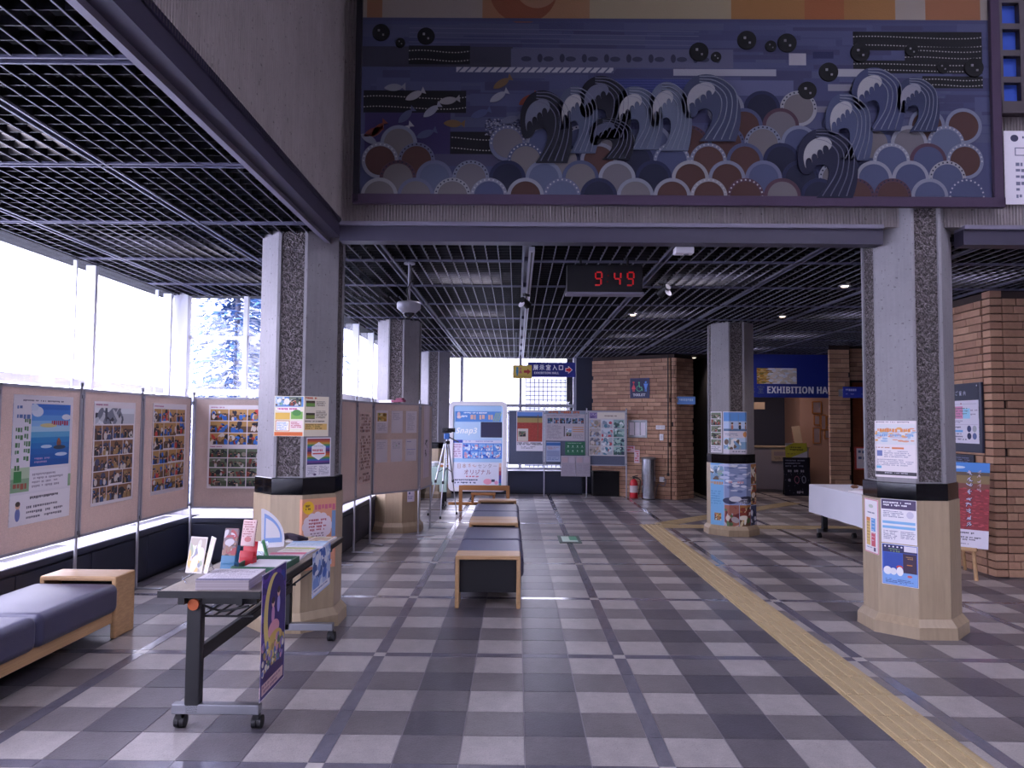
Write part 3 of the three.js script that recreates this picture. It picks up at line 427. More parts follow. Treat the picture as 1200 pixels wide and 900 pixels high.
// white notice and wooden lattice window, high right
{
  const t = cv(200, 300, (g) => { fill(g, '#d9d4dc', 0, 0, 200, 300); disc(g, '#2c2c4c', 38, 30, 14); print(g, 66, 22, 110, 1, 22, '#4a4a66', 3); g.strokeStyle = '#77778c'; g.lineWidth = 4; g.strokeRect(40, 70, 60, 30); print(g, 40, 130, 130, 6, 26, '#6c6c84', 5); });
  sheet('notice_board', 'white notice panel on the ribbed wall right of the wall hanging', 'notice', t, .42, .56, [3.85, 3.47, -5.43]);
  const w = structGroup('window_6'), m = std('#3c3238', .6); const bars = []; for (let k = 0; k < 9; k++) bars.push(bx(.045, 1.75, .05, 3.6 + k * .175, 4.77, -5.41)); for (let k = 0; k < 9; k++) bars.push(bx(1.45, .045, .045, 4.28, 3.92 + k * .205, -5.41)); bars.push(bx(.09, 1.8, .07, 3.56, 4.77, -5.41), bx(1.5, .09, .07, 4.28, 3.91, -5.41));
  struct('lattice', bars, m, w); struct('blue_paper', bx(1.4, 1.7, .01, 4.28, 4.77, -5.44), std('#2d4fae', .8), w);
}

// ------------------------------------------------------------------ prints on the pillars
const P1 = [-1.68, -5.7], P2 = [3.03, -5.7], P4 = [3.03, -10.42];
wrapSheet('poster', 'pair of colourful leaflets side by side, taped round the front pillar behind the brochure table', 'poster', cv(512, 360, (g, w, h) => {
  fill(g, '#e8e0c8', 0, 0, w, h); fill(g, '#5a8cc8', 8, 6, 250, 90); photo(g, 10, 8, 80, 80, 4, PAL.sea); photo(g, 130, 8, 110, 80, 6, PAL.green); disc(g, '#f4f0f0', 110, 50, 26, 30); disc(g, '#f6ecf2', 120, 118, 110, 22); print(g, 30, 108, 190, 1, 22, '#c0407c', 3, .8);
  fill(g, '#7cb050', 150, 140, 104, 66); fill(g, '#e4b850', 10, 150, 130, 60); disc(g, '#4c9044', 200, 150, 40, 28); fill(g, '#f4f2f4', 16, 222, 120, 90); g.strokeStyle = '#d08030'; g.lineWidth = 6; g.strokeRect(16, 222, 120, 90); print(g, 26, 236, 100, 6, 12, '#88a0c0', 8); fill(g, '#f0d8d8', 146, 222, 108, 70); print(g, 152, 232, 96, 4, 14, '#b85050', 9); fill(g, '#d8682c', 4, 322, 252, 34);
  fill(g, '#ece2ce', 264, 0, 248, 360); print(g, 274, 8, 120, 1, 22, '#c85030', 4, .8); fill(g, '#4a3c2c', 284, 40, 88, 54); fill(g, '#6f9848', 284, 62, 88, 30); print(g, 384, 44, 110, 4, 12, '#6c5c4c', 12); fill(g, '#3c3428', 284, 150, 88, 54); fill(g, '#7c8840', 284, 170, 88, 30); print(g, 384, 130, 110, 6, 12, '#6c5c4c', 14); print(g, 276, 220, 220, 1, 16, '#3c3430', 2); fill(g, '#e8c070', 276, 246, 220, 56); print(g, 282, 252, 200, 3, 16, '#7c6030', 16);
}), P1, .295, .11, -.11, .315, 1.415, 1.712);
wrapSheet('poster', 'small poster with a white hexagon on rainbow stripes, on the front left pillar', 'poster', cv(256, 360, (g, w, h) => {
  fill(g, '#e6e2ea', 0, 0, w, h); for (let i = 0; i < 14; i++) fill(g, ['#a03c48', '#c86838', '#c89a40', '#4c8c5c', '#3c6cb0', '#6c4490', '#3c3468'][i % 7], 10, 10 + i * 17, 236, 17); g.fillStyle = '#eeeaf0'; g.beginPath(); for (let k = 0; k < 6; k++) { const a = k * Math.PI / 3 + Math.PI / 6; g[k ? 'lineTo' : 'moveTo'](128 + Math.cos(a) * 84, 124 + Math.sin(a) * 84); } g.fill(); print(g, 74, 76, 108, 1, 10, '#7c88a0', 2); print(g, 62, 108, 132, 1, 26, '#c05868', 3, .8); fill(g, '#d04848', 66, 142, 124, 12); print(g, 16, 262, 100, 7, 12, '#8c88a0', 5); print(g, 134, 262, 104, 7, 12, '#8c88a0', 7); disc(g, '#5c4870', 92, 340, 16, 10);
}), P1, .295, .11, .135, .34, 1.115, 1.405);
wrapSheet('poster', 'tall orange poster with a white cloud shape, low on the front left pillar', 'poster', cv(300, 480, (g, w, h) => {
  fill(g, '#e0a080', 0, 0, w, h); disc(g, '#f0c030', 66, 60, 44); print(g, 44, 40, 44, 2, 22, '#6c4a20', 8, .8); print(g, 118, 44, 160, 1, 46, '#d06a84', 2, .9); for (let k = 0; k < 12; k++) { const a = k * .524; disc(g, '#efdfe8', 140 + Math.cos(a) * 88, 190 + Math.sin(a) * 66, 34); } disc(g, '#efdfe8', 140, 190, 100, 76); print(g, 72, 140, 136, 4, 22, '#b85868', 4, .7); print(g, 86, 234, 110, 2, 16, '#886078', 5);
  disc(g, '#e8b84a', 180, 320, 100, 40); disc(g, '#4c8048', 212, 340, 22, 40); disc(g, '#e8dccc', 150, 370, 60, 30); fill(g, '#d06c2c', 60, 384, 190, 34); print(g, 66, 388, 180, 1, 30, '#f0d890', 6, .8); fill(g, '#d8d4e0', 40, 424, 220, 36); print(g, 46, 430, 200, 2, 15, '#7078a0', 8); fill(g, '#7c9cc8', 256, 90, 36, 180);
}), P1, .312, .117, .1, .41, .435, .955);
const flyer = (seed, head, body, acc) => (g, w, h) => { fill(g, '#e6e2ea', 0, 0, w, h); fill(g, head, 4, 4, w - 8, h * .22); print(g, 20, h * .06, w - 40, 2, h * .06, '#eceaf0', seed, .7); print(g, 18, h * .27, w * .6, 4, h * .04, body, seed + 1); disc(g, acc, w * .82, h * .34, w * .1, h * .08); fill(g, '#7cb4e0', 12, h * .5, w - 24, h * .06); fill(g, '#7cb4e0', 12, h * .61, w - 24, h * .06); print(g, 20, h * .72, w * .4, 6, h * .035, body, seed + 3); print(g, w * .55, h * .72, w * .4, 5, h * .035, body, seed + 4); };
wrapSheet('poster', 'large white poster with pale orange heading, above the black band of the right foreground pillar', 'poster', cv(330, 440, (g, w, h) => {
  fill(g, '#e4dce0', 0, 0, w, h); print(g, 20, 8, 280, 1, 12, '#6c6470', 1); fill(g, '#d8d8dc', 12, 26, 306, 160); for (let i = 0; i < 60; i++) { const r = rng(i * 7 + 1); disc(g, ['#e0a860', '#d8987c', '#9cb8d4', '#c8c4d0'][i % 4], 20 + r() * 290, 60 + r() * 100, 10 + r() * 20, 4 + r() * 6); } print(g, 40, 62, 250, 1, 36, '#e08c48', 3, .8); print(g, 30, 106, 270, 1, 24, '#7ca4d0', 4, .8); print(g, 20, 206, 120, 1, 14, '#b07050', 5); fill(g, '#d87c48', 146, 206, 88, 14); fill(g, '#6c78b0', 34, 232, 40, 44); print(g, 88, 234, 210, 4, 14, '#9c98ac', 6); print(g, 34, 300, 270, 4, 14, '#9c98ac', 8); fill(g, '#6cb0d0', 22, 352, 44, 20); fill(g, '#35323c', 6, 396, 318, 26); print(g, 90, 402, 220, 1, 14, '#c8c4d0', 9);
}), P2, .297, .11, -.41, -.1, 1.145, 1.567);
wrapSheet('poster', 'white schedule sheet with yellow, blue and red boxes, on the right foreground pillar', 'poster', cv(220, 350, (g, w, h) => {
  fill(g, '#e8e4ea', 0, 0, w, h); g.strokeStyle = '#d88ca0'; g.lineWidth = 6; g.strokeRect(4, 4, w - 8, h - 8); disc(g, '#b8c0b8', 110, 46, 40, 12); print(g, 50, 84, 130, 1, 16, '#5c6080', 3); fill(g, '#d8b870', 30, 122, 66, 180); fill(g, '#d88850', 30, 122, 66, 22); fill(g, '#5c9cd8', 112, 122, 70, 84); fill(g, '#c85868', 112, 216, 70, 88); for (let k = 0; k < 7; k++) { print(g, 36, 152 + k * 20, 54, 1, 10, '#8c6c40', k); print(g, 118, 130 + k * 22, 56, 1, 10, '#e0e0f0', k + 20); } print(g, 30, 312, 100, 1, 12, '#7c88b0', 4); fill(g, '#4c3c68', 150, 310, 34, 24);
}), P2, .312, .117, -.585, -.385, .56, .968);
wrapSheet('poster', 'white flyer with dark purple header, just below the black band of the right pillar', 'poster', cv(300, 400, flyer(40, '#4a3a62', '#80809c', '#c8c4d8')), P2, .312, .117, -.365, -.12, .662, .985);
wrapSheet('poster', 'dark blue flyer with a snowman-like figure, lowest on the right foreground pillar', 'poster', cv(300, 400, (g, w, h) => {
  fill(g, '#3458b8', 0, 0, w, h); fill(g, '#2a2858', 10, 10, w - 20, 70); for (let k = 0; k < 5; k++) disc(g, '#e8e4f0', 30 + k * 34, 26, 8); fill(g, '#dcd8e4', 186, 10, 104, 54); print(g, 60, 44, 100, 2, 20, '#7c9c68', 2); fill(g, '#2c4ca8', 20, 90, 150, 170); fill(g, '#3a2440', 176, 84, 110, 190); print(g, 200, 110, 60, 2, 16, '#b08850', 3); fill(g, '#d8862c', 208, 186, 44, 8); fill(g, '#7ca8e4', 8, 270, 284, 122); disc(g, '#e8e8f0', 48, 262, 34, 40); disc(g, '#e4e4ee', 96, 266, 28, 34); disc(g, '#c83838', 148, 220, 26, 18); disc(g, '#f0eef2', 150, 260, 28, 44); disc(g, '#d86868', 230, 300, 20, 12); print(g, 30, 340, 230, 3, 14, '#3c4c90', 6); g.strokeStyle = '#e4e2ea'; g.lineWidth = 10; g.strokeRect(0, 0, w, h);
}), P2, .312, .117, -.365, -.115, .355, .655);
wrapSheet('poster', 'seaside poster under blue sky, on the shaft of the pillar by the guiding path', 'poster', cv(340, 480, (g, w, h) => {
  fill(g, '#d4d0dc', 0, 0, w, h); fill(g, '#5c94d8', 8, 8, w - 16, 120); fill(g, '#b8cce8', 8, 110, w - 16, 90); fill(g, '#54749c', 8, 196, w - 16, 26); for (const [x, s] of [[126, '#b87868'], [226, '#1c1c24'], [304, '#9c7870']]) figure(g, x, 140, 70, s); for (const x of [100, 204]) fill(g, '#6c7c94', x, 30, 4, 160); print(g, 24, 250, 190, 2, 16, '#7c88a8', 3); disc(g, '#d09058', 298, 260, 32); photo(g, 8, 300, w - 16, 130, 8, PAL.sea); print(g, 130, 448, 190, 1, 22, '#4c5068', 5);
}), P4, .297, .11, -.2, .16, 1.12, 1.70);
wrapSheet('poster', 'narrow green and white leaflet just left of the seaside poster on the pillar', 'poster', cv(160, 480, (g, w, h) => { fill(g, '#d8d4dc', 0, 0, w, h); for (let k = 0; k < 5; k++) photo(g, 10, 12 + k * 78, 140, 70, 60 + k, PAL.green); print(g, 14, 410, 130, 3, 20, '#6c7088', 2); }), P4, .297, .11, -.42, -.22, 1.13, 1.70);
wrapSheet('poster', 'large sea ice and food poster wrapped round the base of the farther right pillar', 'poster', cv(640, 680, (g, w, h) => {
  fill(g, '#a8bce0', 0, 0, w, h); fill(g, '#7cb8e8', 0, 0, 170, h); photo(g, 0, 20, 170, 160, 3, PAL.sea); print(g, 10, 200, 150, 1, 44, '#c89878', 4, .8); print(g, 20, 300, 130, 6, 26, '#5c98d0', 5); photo(g, 60, 540, 80, 80, 6, PAL.food);
  fill(g, '#8898c4', 180, 0, 330, 440); for (let i = 0; i < 40; i++) { const r = rng(i + 3); disc(g, ['#c0c8e4', '#dfe4f2', '#6c7cac', '#a4b0d4'][i % 4], 180 + r() * 330, r() * 300, 30 + r() * 40, 6 + r() * 12); } disc(g, '#2c3258', 240, 400, 80, 34); disc(g, '#242848', 430, 390, 110, 40); disc(g, '#e4e6f0', 300, 380, 66, 30); print(g, 230, 190, 200, 1, 44, '#d8a0a8', 6, .7); print(g, 330, 380, 160, 4, 16, '#e8e8f4', 8); photo(g, 180, 446, 160, 230, 21, ['#8c3c3c', '#a86858', '#b8b0b4', '#6c2c30', '#d8c8c0', '#5c7c50', '#c87858']); photo(g, 346, 446, 164, 230, 22, PAL.food); for (let k = 0; k < 3; k++) photo(g, 516, 6 + k * 226, 124, 220, 30 + k, k < 2 ? PAL.food : ['#2c3050', '#3c4468', '#c8c8d4', '#1c2038', '#e0e0e8']);
}), P4, .312, .117, -.42, .4, .125, .985);

// ------------------------------------------------------------------ display panels on poles
function displayPanel(label, [xa, za], [xb, zb], { y0 = .605, y1 = 1.765, mat = M.board, both = true, category = 'display board', group } = {}) {
  const L = Math.hypot(xb - xa, zb - za), ry = Math.atan2(-(zb - za), xb - xa), t = thing('display_board', label, category, [xa, 0, za], ry, group);
  obj('board', bx(L - .03, y1 - y0 - .02, .022, L / 2, (y0 + y1) / 2, 0), mat, t);
  obj('frame', [bx(L - .03, .022, .03, L / 2, y1 - .01, 0), bx(L - .03, .022, .03, L / 2, y0 + .01, 0), bx(.02, y1 - y0, .03, .024, (y0 + y1) / 2, 0), bx(.02, y1 - y0, .03, L - .024, (y0 + y1) / 2, 0)], M.aluMatt, t);
  for (const x of both ? [0, L] : [0]) {
    const p = obj('pole', cyl(.0125, .0125, y1 + .03, x, (y1 + .03) / 2, 0, 12), M.alu, t);
    obj('pole_cap', [cyl(.016, .014, .03, x, y1 + .035, 0, 12), bx(.03, .03, .045, x, y1 - .06, 0), bx(.03, .03, .045, x, y0 + .04, 0)], M.steel, p);
    obj('foot', [rb(.03, .012, .26, .004, x, .008, .105)], M.alu, p);
  }
  return t;
}
displayPanel('beige display panel nearest the camera, carrying the poster with the blue sea picture', [-3.42, -4.79], [-3.42, -5.73], { both: false });
displayPanel('beige display panel with a brown photo collage, second from the left', [-3.42, -5.73], [-3.42, -6.665], { both: false });
displayPanel('beige display panel with a photo collage of blue cloths, third from the left', [-3.42, -6.665], [-3.42, -7.67], { both: false });
displayPanel('beige display panel facing the camera in the window corner, partly hidden by the front pillar', [-3.4, -7.69], [-2.46, -7.72]);
displayPanel('narrow-looking beige display panel just right of the front pillar, seen at a slant', [-1.955, -7.85], [-1.885, -8.6], { both: false });
displayPanel('beige display panel with a tall brown mosaic sheet, right of the slanted panel', [-1.885, -8.6], [-1.82, -9.22], { both: false });
displayPanel('beige display panel with six white sheets in two rows', [-1.82, -9.22], [-1.31, -9.9], { both: false });
displayPanel('beige display panel with a white hanging strip, end of the row beside the camera tripod', [-1.31, -9.9], [-1.235, -10.62]);
const F = Math.PI / 2;
sheet('poster', 'tall poster with a blue sea picture and green vertical title, nearest beige panel', 'poster', cv(420, 590, (g, w, h) => {
  fill(g, '#e6e2ea', 0, 0, w, h); fill(g, '#b8d0b0', 0, 330, 120, 100); fill(g, '#8cb08c', 0, 380, w, 60); print(g, 60, 22, 320, 1, 12, '#5c5870', 1); print(g, 24, 50, 80, 2, 40, '#5c78b0', 6, .5);
  const gr = (y, c) => fill(g, c, 120, y, 280, 30); ['#2c6cc8', '#3a80d8', '#5c9ce0', '#88bce8', '#a8d0e8', '#5ca8d4', '#2c88c8', '#2478c0', '#1c68b8', '#1a60b0', '#1858a8'].forEach((c, i) => gr(40 + i * 26, c)); disc(g, '#d8e0f0', 160, 76, 40, 24); disc(g, '#e4e8f4', 370, 100, 34, 14); disc(g, '#c8d8ec', 140, 56, 26, 16); disc(g, '#d8c890', 240, 140, 60, 10); print(g, 262, 118, 130, 1, 30, '#b03858', 3, .8);
  disc(g, '#7c4c3c', 320, 226, 16, 20); disc(g, '#2c3c50', 326, 246, 46, 10); disc(g, '#9c5c48', 318, 210, 9); disc(g, '#c8dcf0', 230, 240, 40, 8); disc(g, '#d0e0f4', 340, 280, 46, 9); print(g, 150, 290, 110, 2, 16, '#b898c8', 4);
  for (let k = 0; k < 6; k++) { print(g, 20, 150 + k * 34, 36, 1, 30, '#4c7c50', k + 3, .8); print(g, 76, 110 + k * 34, 36, 1, 30, '#4c7c50', k + 13, .8); } fill(g, '#3c8c4c', 18, 346, 50, 50); print(g, 16, 402, 96, 1, 38, '#a85c4c', 31, .8);
  fill(g, '#ece8f0', 120, 346, 280, 96); print(g, 140, 362, 220, 4, 18, '#a8a0b0', 8); fill(g, '#f0ecf2', 0, 452, w, 138); figure(g, 52, 500, 74, '#6c78b8'); print(g, 130, 466, 240, 1, 16, '#3c3848', 10, .8); print(g, 110, 508, 270, 3, 24, '#6c6878', 12, .5);
}), .665, .9, [-3.405, 1.245, -5.27], F);
sheet('photo_collage', 'sheet of brown-toned photographs on the second beige panel from the left', 'photo collage', collage(3, PAL.brown, 5, true), .64, .85, [-3.405, 1.25, -6.205], F);
sheet('photo_collage', 'sheet of photographs with blue table cloths on the third beige panel from the left', 'photo collage', collage(11, PAL.blue, 6, false), .69, .865, [-3.405, 1.25, -7.19], F);
sheet('photo_collage', 'wide sheet of photographs, colourful above and green below, on the panel facing the camera', 'photo collage', cv(512, 540, (g, w, h) => { fill(g, '#ece6ea', 0, 0, w, h); print(g, 14, 12, 100, 1, 12, '#b05888', 2); for (let j = 0; j < 3; j++) for (let i = 0; i < 4; i++) photo(g, 12 + i * 124, 28 + j * 78, 118, 72, j * 9 + i, PAL.blue); print(g, 14, 268, 80, 1, 10, '#b05888', 4); for (let j = 0; j < 4; j++) for (let i = 0; i < 4; i++) photo(g, 12 + i * 124, 284 + j * 62, 118, 56, 50 + j * 9 + i, PAL.green); }), .8, .87, [-2.83, 1.25, -7.687], .03);
{ const a1 = Math.atan2(.62, .065), a2 = Math.atan2(.68, .51), n1 = [Math.sin(a1), Math.cos(a1)], n2 = [Math.sin(a2), Math.cos(a2)];
  sheet('mosaic_sheet', 'tall sheet of small brown pictures on the panel left of the six white sheets', 'photo collage', cv(240, 540, (g, w, h) => { fill(g, '#d8c0b8', 0, 0, w, h); const r = rng(8); for (let j = 0; j < 22; j++) for (let i = 0; i < 9; i++) if (r() < .85 && !(j === 6 || j === 18)) fill(g, ['#7c4c44', '#946058', '#5c3c3c', '#b08878', '#e0d0cc', '#704038'][Math.floor(r() * 6)], 10 + i * 25, 12 + j * 23.5, 22 * (.5 + r() * .5), 20 * (.6 + r() * .4)); }), .44, .86, [(-1.885 - 1.82) / 2 + n1[0] * .014, 1.2, -8.91 + n1[1] * .014], a1);
  const one = (k) => cv(128, 180, (g, w, h) => { fill(g, '#e4dce4', 0, 0, w, h); if (k === 0) { photo(g, 14, 20, 100, 66, 5, ['#c89848', '#d8b870', '#8c6428', '#e8d8a8', '#7c8850', '#b07838']); print(g, 16, 104, 96, 6, 10, '#a8a0b0', 1); } else if (k === 5) { print(g, 14, 18, 60, 1, 12, '#8880b0', 3); fill(g, '#a8a0d0', 14, 82, 100, 6); print(g, 14, 100, 90, 3, 12, '#c0b8c8', 4); } else { print(g, 16, 20, 92, k === 2 ? 12 : 5, 12, '#b8b0c0', k); if (k === 4) { disc(g, '#5c4878', 92, 36, 6); disc(g, '#7cb088', 60, 50, 5); } } });
  const say = ['white sheet with a yellow picture, top left of the six on the beige panel', 'white sheet of faint text, top middle of the six on the beige panel', 'white sheet full of faint lines, top right of the six on the beige panel', 'nearly blank white sheet, bottom left of the six on the beige panel', 'white sheet with a dark dot, bottom middle of the six on the beige panel', 'white sheet with a violet bar, bottom right of the six on the beige panel'];
  for (let k = 0; k < 6; k++) { const s = .155 + (k % 3) * .262, f = s / .85; const x = -1.82 + .51 * f + n2[0] * .014, z = -9.22 - .68 * f + n2[1] * .014; sheet('paper_sheet', say[k], 'paper sheet', one(k), .2, .29, [x, k < 3 ? 1.52 : 1.15, z], a2, 0, 'white sheets on the beige panel'); }
  const a3 = Math.atan2(.72, .075); sheet('hanging_strip', 'white strip with a dark brush emblem hanging on the last beige panel', 'paper sheet', cv(120, 420, (g, w, h) => { fill(g, '#d8c8d0', 0, 0, w, h); scribble(g, 30, 190, 56, 2, '#3c3038', 7, 66, 12, true); fill(g, '#c8b8c4', 20, 0, 8, h); }), .34, 1.0, [-1.2725 + Math.sin(a3) * .014, 1.25, -10.26 + Math.cos(a3) * .014], a3);
}
{ const t = thing('cloth_bundle', 'folded dark red cloth and white paper lying on top of the panel with six sheets', 'cloth', [-1.6, 1.79, -9.56], -.86); obj('cloth', [rb(.3, .03, .05, .012, .1, 0, 0), rb(.16, .035, .05, .015, .14, .02, 0)], std('#7c3c54', .9), t); obj('paper_roll', cyl(.018, .018, .34, -.2, 0, 0, 12, 0, 0, Math.PI / 2), M.paper, t); }
// notices at the base of the third pillar
sheet('leaflet', 'small blue and white leaflet taped low on the pillar under the beige panel', 'leaflet', cv(100, 200, (g, w, h) => { fill(g, '#d0ccdc', 0, 0, w, h); fill(g, '#34407c', 0, 0, w, 80); print(g, 8, 12, 84, 3, 20, '#c8ccf0', 2); disc(g, '#34407c', 30, 110, 12); print(g, 10, 140, 80, 2, 20, '#6c70a0', 5); }), .12, .26, [-1.455, .55, -10.187], Math.PI / 4);

// ------------------------------------------------------------------ benches
function bench(label, x, z, ry) {                       // z: near end; runs away from the camera
  const t = thing('bench', label, 'bench', [x, 0, z], ry), W = .54, H = .43, D = .26, L = 2.25;
  for (const e of [0, 1]) {
    const z0 = e ? -L + D : 0, f = obj('end_frame', [rb(W, .034, D, .012, 0, H - .017, z0 - D / 2), rb(.034, H - .01, D, .01, -W / 2 + .017, (H - .01) / 2, z0 - D / 2), rb(.034, H - .01, D, .01, W / 2 - .017, (H - .01) / 2, z0 - D / 2)], M.wood, t);
    obj('inset_panel', bx(W - .07, .27, .02, 0, H - .17, e ? -L + .05 : -.05), M.inset, f);
  }
  obj('cushion', [rb(.6, .2, (L - 2 * D) / 2 - .006, .05, 0, .29, -D - (L - 2 * D) / 4), rb(.6, .2, (L - 2 * D) / 2 - .006, .05, 0, .29, -L + D + (L - 2 * D) / 4)], M.leather, t);
  obj('rail', [-1, 1].map((s) => rb(.03, .09, L - 2 * D, .006, s * .235, .155, -L / 2)), M.wood, t);
  obj('under_panel', bx(.42, .05, L - 2 * D, 0, .16, -L / 2), M.inset, t);
  return t;
}
bench('dark leather bench with wooden ends, nearer of the two in mid hall', -.228, -6.1, .008);
bench('dark leather bench with wooden ends, farther of the two in mid hall', -.25, -8.36, .008);
bench('dark leather bench with a wooden end, beside the nearest beige panel', -3.06, -3.18, 0);

// ------------------------------------------------------------------ brochure table, foreground left
const TY = .7;
function foldingTable(label, [x0, x1], [z0, z1], h, topMat) {
  const t = thing('folding_table', label, 'table', [(x0 + x1) / 2, 0, (z0 + z1) / 2]), w = x1 - x0, d = z0 - z1;
  const top = obj('tabletop', rb(w, .03, d, .006, 0, h - .015, 0), topMat, t); obj('edge_band', [bx(w + .008, .032, .01, 0, h - .016, d / 2), bx(w + .008, .032, .01, 0, h - .016, -d / 2), bx(.01, .032, d, w / 2, h - .016, 0), bx(.01, .032, d, -w / 2, h - .016, 0)], M.black, top);
  obj('under_frame', [bx(.03, .045, d - .1, -w / 2 + .09, h - .055, 0), bx(.03, .045, d - .1, w / 2 - .12, h - .055, 0)], M.black, t);
  for (const s of [1, -1]) {
    const z = s * (d / 2 - .12), l = obj('leg', [rb(.075, h - .13, .05, .008, -w / 2 + .135, .075 + (h - .13) / 2, z), bx(w - .1, .05, .04, 0, h - .06, z)], M.black, t);
    obj('hinge', cyl(.028, .028, .055, -w / 2 + .135, h - .085, z + s * .012, 14, 0, Math.PI / 2), std('#c2602c', .4), l);
    const f = obj('foot', rb(w - .06, .05, .05, .006, .005, .1, z), M.steel, t);
    for (const e of [-1, 1]) obj('caster', [cyl(.032, .032, .022, e * (w / 2 - .055), .032, z - .014, 16, 0, 0, Math.PI / 2), cyl(.032, .032, .022, e * (w / 2 - .055) + .026, .032, z - .014, 16, 0, 0, Math.PI / 2), bx(.03, .03, .03, e * (w / 2 - .055) + .013, .062, z)], M.black, f);
  }
  obj('brace', rb(.03, .07, d - .26, .006, -w / 2 + .16, .37, 0), M.black, t);
  const sh = []; for (let k = 0; k < 5; k++) sh.push(bar([-w / 2 + .16 + k * .06, h - .15, d / 2 - .14], [-w / 2 + .16 + k * .06, h - .15, -d / 2 + .14], .006, 6)); for (const z of [d / 2 - .14, 0, -d / 2 + .14]) sh.push(bar([-w / 2 + .14, h - .154, z], [w / 2 - .08, h - .154, z], .006, 6)); sh.push(tube([[-w / 2 + .17, h - .1, d / 2 - .13], [0, h - .13, d / 2 - .15], [w / 2 - .1, h - .1, d / 2 - .13]], .006));
  obj('wire_shelf', sh, M.black, t);
  return t;
}
foldingTable('black folding table on casters with brochures laid on top, foreground left', [-1.735, -1.24], [-3.6, -5.3], TY, std('#b6a99c', .5, 0, { map: rep(speckleT, 2) }));
{
  const e = thing('display_stand', 'small wire stand holding a picture card, front left corner of the brochure table', 'display stand', [-1.63, TY, -3.83], -.5);
  obj('wire', [bar([-.08, .004, .05], [-.04, .05, -.02], .003), bar([.08, .004, .05], [.04, .05, -.02], .003), bar([-.14, .004, .0], [.02, .01, .1], .003), bar([0, .004, -.1], [0, .14, -.03], .003)], M.chrome, e);
  const card = obj('card', [place(new THREE.BoxGeometry(.1, .185, .004), -.035, .13, .0, .25, -.22), place(new THREE.BoxGeometry(.075, .185, .004), .05, .135, -.012, -.4, -.22)], pm(cv(240, 260, (g, w, h) => { fill(g, '#ccc6c2', 0, 0, w, h); photo(g, 10, 10, 220, 240, 14, ['#c8c4bc', '#b0a498', '#8c8c98', '#d8b878', '#a0a890', '#e0dcd8']); })), e);
}
{ const t = thing('paper_stack', 'thick stack of white printed sheets at the front right corner of the brochure table', 'paper', [-1.44, TY, -3.755], .04); obj('stack', rb(.26, .05, .27, .004, 0, .025, 0), std('#c9bdc4', .8, 0, { map: dataTex(64, (u, v) => 200 + 50 * (n64(.5, v * 2) - .5)) }), t); obj('top_sheet', [place(new THREE.BoxGeometry(.262, .0015, .272), 0, .0512, 0)], pm(cv(200, 200, (g, w, h) => { fill(g, '#d8d2dc', 0, 0, w, h); print(g, 20, 30, 160, 9, 16, '#a8a0b0', 4); fill(g, '#3c3868', 0, 178, 200, 22); })), t); }
function cardHolder(label, x, z, col, draw, lift) {
  const t = thing('card_holder', label, 'card holder', [x, TY, z], -.15);
  obj('pocket', [rb(.085, .085, .006, .003, 0, .043, .02, 0, -.2), rb(.085, .05, .05, .006, 0, .025, 0), rb(.085, .13, .005, .002, 0, .07, -.02, 0, -.2)], col, t);
  obj('card', rb(.085, .15, .01, .006, 0, .085 + lift, -.005, 0, -.22), draw, t);
}
cardHolder('teal card holder with a dark photo card, middle of the brochure table', -1.585, -4.1, std('#2c6c94', .4), pm(cv(120, 200, (g, w, h) => { photo(g, 0, 0, w, h, 31, ['#5c4848', '#7c6870', '#a04850', '#c0b8c0', '#3c3448', '#906c60']); })), .07);
cardHolder('red card holder with a pale card, beside the teal one on the brochure table', -1.535, -4.24, std('#c02c38', .4), pm(cv(120, 200, (g, w, h) => { fill(g, '#d8b8b8', 0, 0, w, h); print(g, 10, 14, 100, 7, 18, '#a06068', 3, .6); disc(g, '#c87878', 60, 150, 30, 20); })), .1);
{ const t = thing('leaflet_rack', 'clear acrylic rack with small folded leaflets behind the red card holder', 'leaflet rack', [-1.57, TY, -4.5], -.2); const ac = new THREE.MeshPhysicalMaterial({ color: C('#eef2f6'), transmission: .8, thickness: 0, roughness: .1 }); obj('rack', [bx(.1, .004, .06, 0, .002, 0), bx(.1, .09, .003, 0, .045, -.028, 0, -.1), bx(.1, .04, .003, 0, .022, .028)], ac, t); obj('leaflets', [0, 1, 2].map((k) => bx(.055, .085 - k * .012, .003, -.02 + k * .02, .05 - k * .004, -.015 + k * .014, 0, -.12)), M.paper, t); }
{ const t = thing('green_figurine', 'small green upright card beside the acrylic rack on the brochure table', 'card', [-1.515, TY, -4.47], .3); obj('card', rb(.018, .11, .045, .006, 0, .055, 0, 0, 0, .25), std('#4c8a5c', .6), t); obj('base', rb(.05, .006, .05, .003, .01, .003, 0), std('#3c6c4c', .6), t); }
{ const t = thing('green_tray', 'shallow dark green tray of leaflets on the brochure table', 'tray', [-1.415, TY, -4.2], -.02), m = std('#3f6a56', .55); obj('tray', [bx(.27, .006, .34, 0, .003, 0), bx(.27, .034, .008, 0, .017, .167), bx(.27, .034, .008, 0, .017, -.167), bx(.008, .034, .34, -.131, .017, 0), bx(.008, .034, .34, .131, .017, 0)], m, t); obj('leaflet', [bx(.21, .012, .28, .01, .012, 0), bx(.14, .008, .2, .04, .022, .02, .1)], M.paper, t); }
const flat = (name, label, tex, w, d, x, z, ry, th = .006) => { const t = thing(name, label, 'flyer', [x, TY, z], ry); obj('sheets', rb(w, th, d, .0015, 0, th / 2, 0), M.paper, t); const p = obj('print', place(new THREE.BoxGeometry(w - .004, .001, d - .004), 0, th + .0006, 0), pm(tex), t); return t; };
